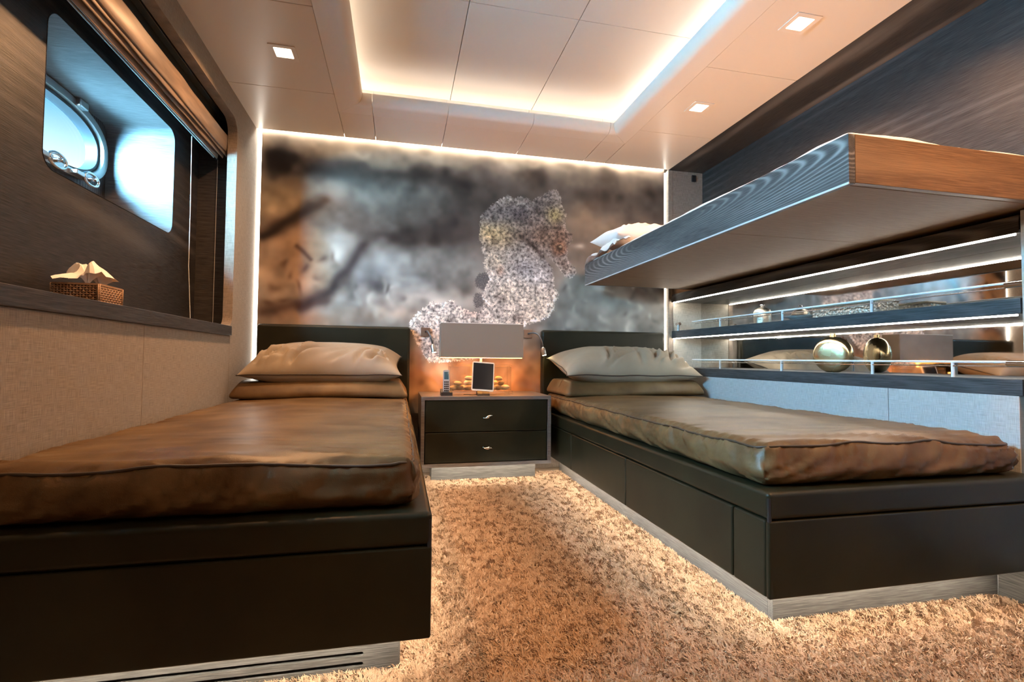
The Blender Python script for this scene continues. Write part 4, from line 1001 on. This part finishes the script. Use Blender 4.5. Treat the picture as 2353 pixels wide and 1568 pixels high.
# ------------------------------------------------------------------ roman blind
satin, N, L, b = newmat('bronze_satin')
b.inputs['Roughness'].default_value = .38; b.inputs['Sheen Weight'].default_value = .3
tc = N.new('ShaderNodeTexCoord'); mpn = N.new('ShaderNodeMapping'); mpn.inputs['Scale'].default_value = (20, 3, 20)
nz3 = N.new('ShaderNodeTexNoise'); nz3.inputs['Scale'].default_value = 2; L.new(tc.outputs['Object'], mpn.inputs['Vector']); L.new(mpn.outputs[0], nz3.inputs['Vector'])
r = ramp(N, [(.35, (.13, .085, .055)), (.7, (.26, .18, .12))]); L.new(nz3.outputs['Fac'], r.inputs[0]); L.new(r.outputs[0], b.inputs['Base Color'])
rb = empty('roman_blind', (-.965, 1.65, 1.82), 'raised bronze satin roman blind folded along the top of the window', 'blind')
def fold(xc, zb, w, hgt, ye, seed):
    ny = 110; pr = 14; V, F = [], []
    for i in range(ny + 1):
        y_ = .35 + (ye - .35) * i / ny
        a = .004 * noise.noise(Vector((y_ * 5, seed, 0))) + .004 * noise.noise(Vector((y_ * 2, seed + 3, 0)))
        bw = w * (1 + .25 * noise.noise(Vector((y_ * 7, seed + 7, 0))))
        for k in range(pr):
            t_ = math.pi * (k / (pr - 1) - .5)
            V.append((xc + bw * math.sin(t_), y_, zb + a + hgt * (1 - math.cos(t_) ** .8)))
    for i in range(ny):
        for k in range(pr - 1): F.append([i * pr + k, (i + 1) * pr + k, (i + 1) * pr + k + 1, i * pr + k + 1])
    n_ = len(V); V += [(a, b_, c + .003) for a, b_, c in V]; F += [[q + n_ for q in f[::-1]] for f in F]
    return V, F
O('fold', fold(-.978, 1.822, .011, .085, 2.955, 1), satin, rb, angle=None)
O('fold', fold(-.960, 1.838, .009, .085, 2.985, 2), satin, rb, angle=None)
O('fold', fold(-.946, 1.852, .008, .085, 3.00, 3), satin, rb, angle=None)
O('fold', fold(-.9385, 1.866, .0135, .080, 3.01, 4), satin, rb, angle=None)
O('hem_bar', box(-.994, -.988, .35, 2.95, 1.824, 1.833, .002), plain('hem', (.35, .38, .38), .5), rb)
O('lining', box(-.992, -.989, .35, 3.02, 1.834, 2.07, 0), plain('blind_lining', (.05, .06, .06), .7), rb)
O('headrail', box(-1.0, -.96, .33, 3.03, 2.07, 2.099, .002), M['steel'], rb)
cordm = plain('cord', (.75, .75, .72), .7)
O('cord', tube([(-1.005, 2.695, 1.83), (-1.005, 2.705, 1.5), (-1.01, 2.72, 1.2), (-1.0, 2.735, .919)], .0016, 6), cordm, rb)
O('cord', tube([(-1.0, 3.035, 1.86), (-1.0, 3.035, .919)], .0009, 6), cordm, rb)

# ------------------------------------------------------------------ carpet pile
def inside(x, y):
    r1 = (x > -.86) & (x < .010) & (y > 1.285); r2 = (x > 1.07) & (x < 1.93) & (y > 1.285); r3 = (x > .204) & (x < .862) & (y > 3.13)
    r4 = (x > .0) & (x < 1.07) & (y > 3.25)
    return r1 | r2 | r3 | r4
Nt = 430000
xs = rng.uniform(-.85, 1.915, Nt * 2); ys_ = rng.uniform(.25, 3.28, Nt * 2)
keep = ~inside(xs, ys_) & ((ys_ < 1.285) | ((xs > .0) & (xs < 1.08))); xs, ys_ = xs[keep][:Nt], ys_[keep][:Nt]
n_ = len(xs)
def fieldn(x, y, f, sd):
    r_ = np.random.default_rng(sd).random((200, 200)); fx, fy = (x + 1) * f, (y + 1) * f; i, j_ = fx.astype(int), fy.astype(int); a, b2 = fx - i, fy - j_
    G = lambda p, q: r_[q % 200, p % 200]
    return G(i, j_) * (1 - a) * (1 - b2) + G(i + 1, j_) * a * (1 - b2) + G(i, j_ + 1) * (1 - a) * b2 + G(i + 1, j_ + 1) * a * b2
cl = fieldn(xs, ys_, 80, 5) * .55 + fieldn(xs, ys_, 150, 6) * .45
ang = math.pi * .9 + 1.6 * math.pi * (fieldn(xs, ys_, 70, 8) - .5) + rng.normal(0, .9, n_)
ln = .006 + .007 * fieldn(xs, ys_, 70, 9) + rng.uniform(0, .006, n_); ht = (.010 + .008 * cl) * rng.uniform(.65, 1.15, n_); wd_ = rng.uniform(.0008, .0017, n_)
dx, dy = np.cos(ang), np.sin(ang); px_, py_ = -dy, dx
V = np.zeros((n_, 5, 3))
for k, (s, hh, ww) in enumerate(((0, 0, 1), (0, 0, -1), (.40, .78, -.95), (.40, .78, .95), (1.0, 1.0, 0))):
    V[:, k, 0] = xs + dx * ln * s + px_ * wd_ * ww; V[:, k, 1] = ys_ + dy * ln * s + py_ * wd_ * ww; V[:, k, 2] = ht * hh - .001
base = np.arange(n_)[:, None] * 5
Fq = np.concatenate([base + np.array([[0, 1, 2, 3]]), base + np.array([[3, 2, 4]])], 1)
me = bpy.data.meshes.new('carpet'); me.vertices.add(n_ * 5); me.vertices.foreach_set('co', V.astype(np.float32).ravel())
me.loops.add(n_ * 7); me.loops.foreach_set('vertex_index', Fq.astype(np.int32).ravel())
ls = (np.arange(n_)[:, None] * 7 + np.array([[0, 4]])).ravel()
me.polygons.add(n_ * 2); me.polygons.foreach_set('loop_start', ls.astype(np.int32)); me.update(calc_edges=True)
ta = me.attributes.new('tint', 'FLOAT', 'POINT')
tint = np.repeat(np.clip(.28 + .45 * rng.random(n_) + .6 * (cl - .5), 0, 1), 5) ; ta.data.foreach_set('value', tint.astype(np.float32))
mc, N, L, b = newmat('carpet_pile'); a = N.new('ShaderNodeAttribute'); a.attribute_name = 'tint'
r = ramp(N, [(0, (.22, .13, .07)), (.35, (.39, .255, .155)), (1, (.52, .37, .245))]); L.new(a.outputs['Fac'], r.inputs[0]); L.new(r.outputs[0], b.inputs['Base Color'])
b.inputs['Roughness'].default_value = .9; b.inputs['Specular IOR Level'].default_value = .15
me.materials.append(mc)
co = bpy.data.objects.new('carpet', me); col.objects.link(co)
finish(co, 'shaggy beige carpet covering the floor between the beds', 'carpet', None, 'stuff')
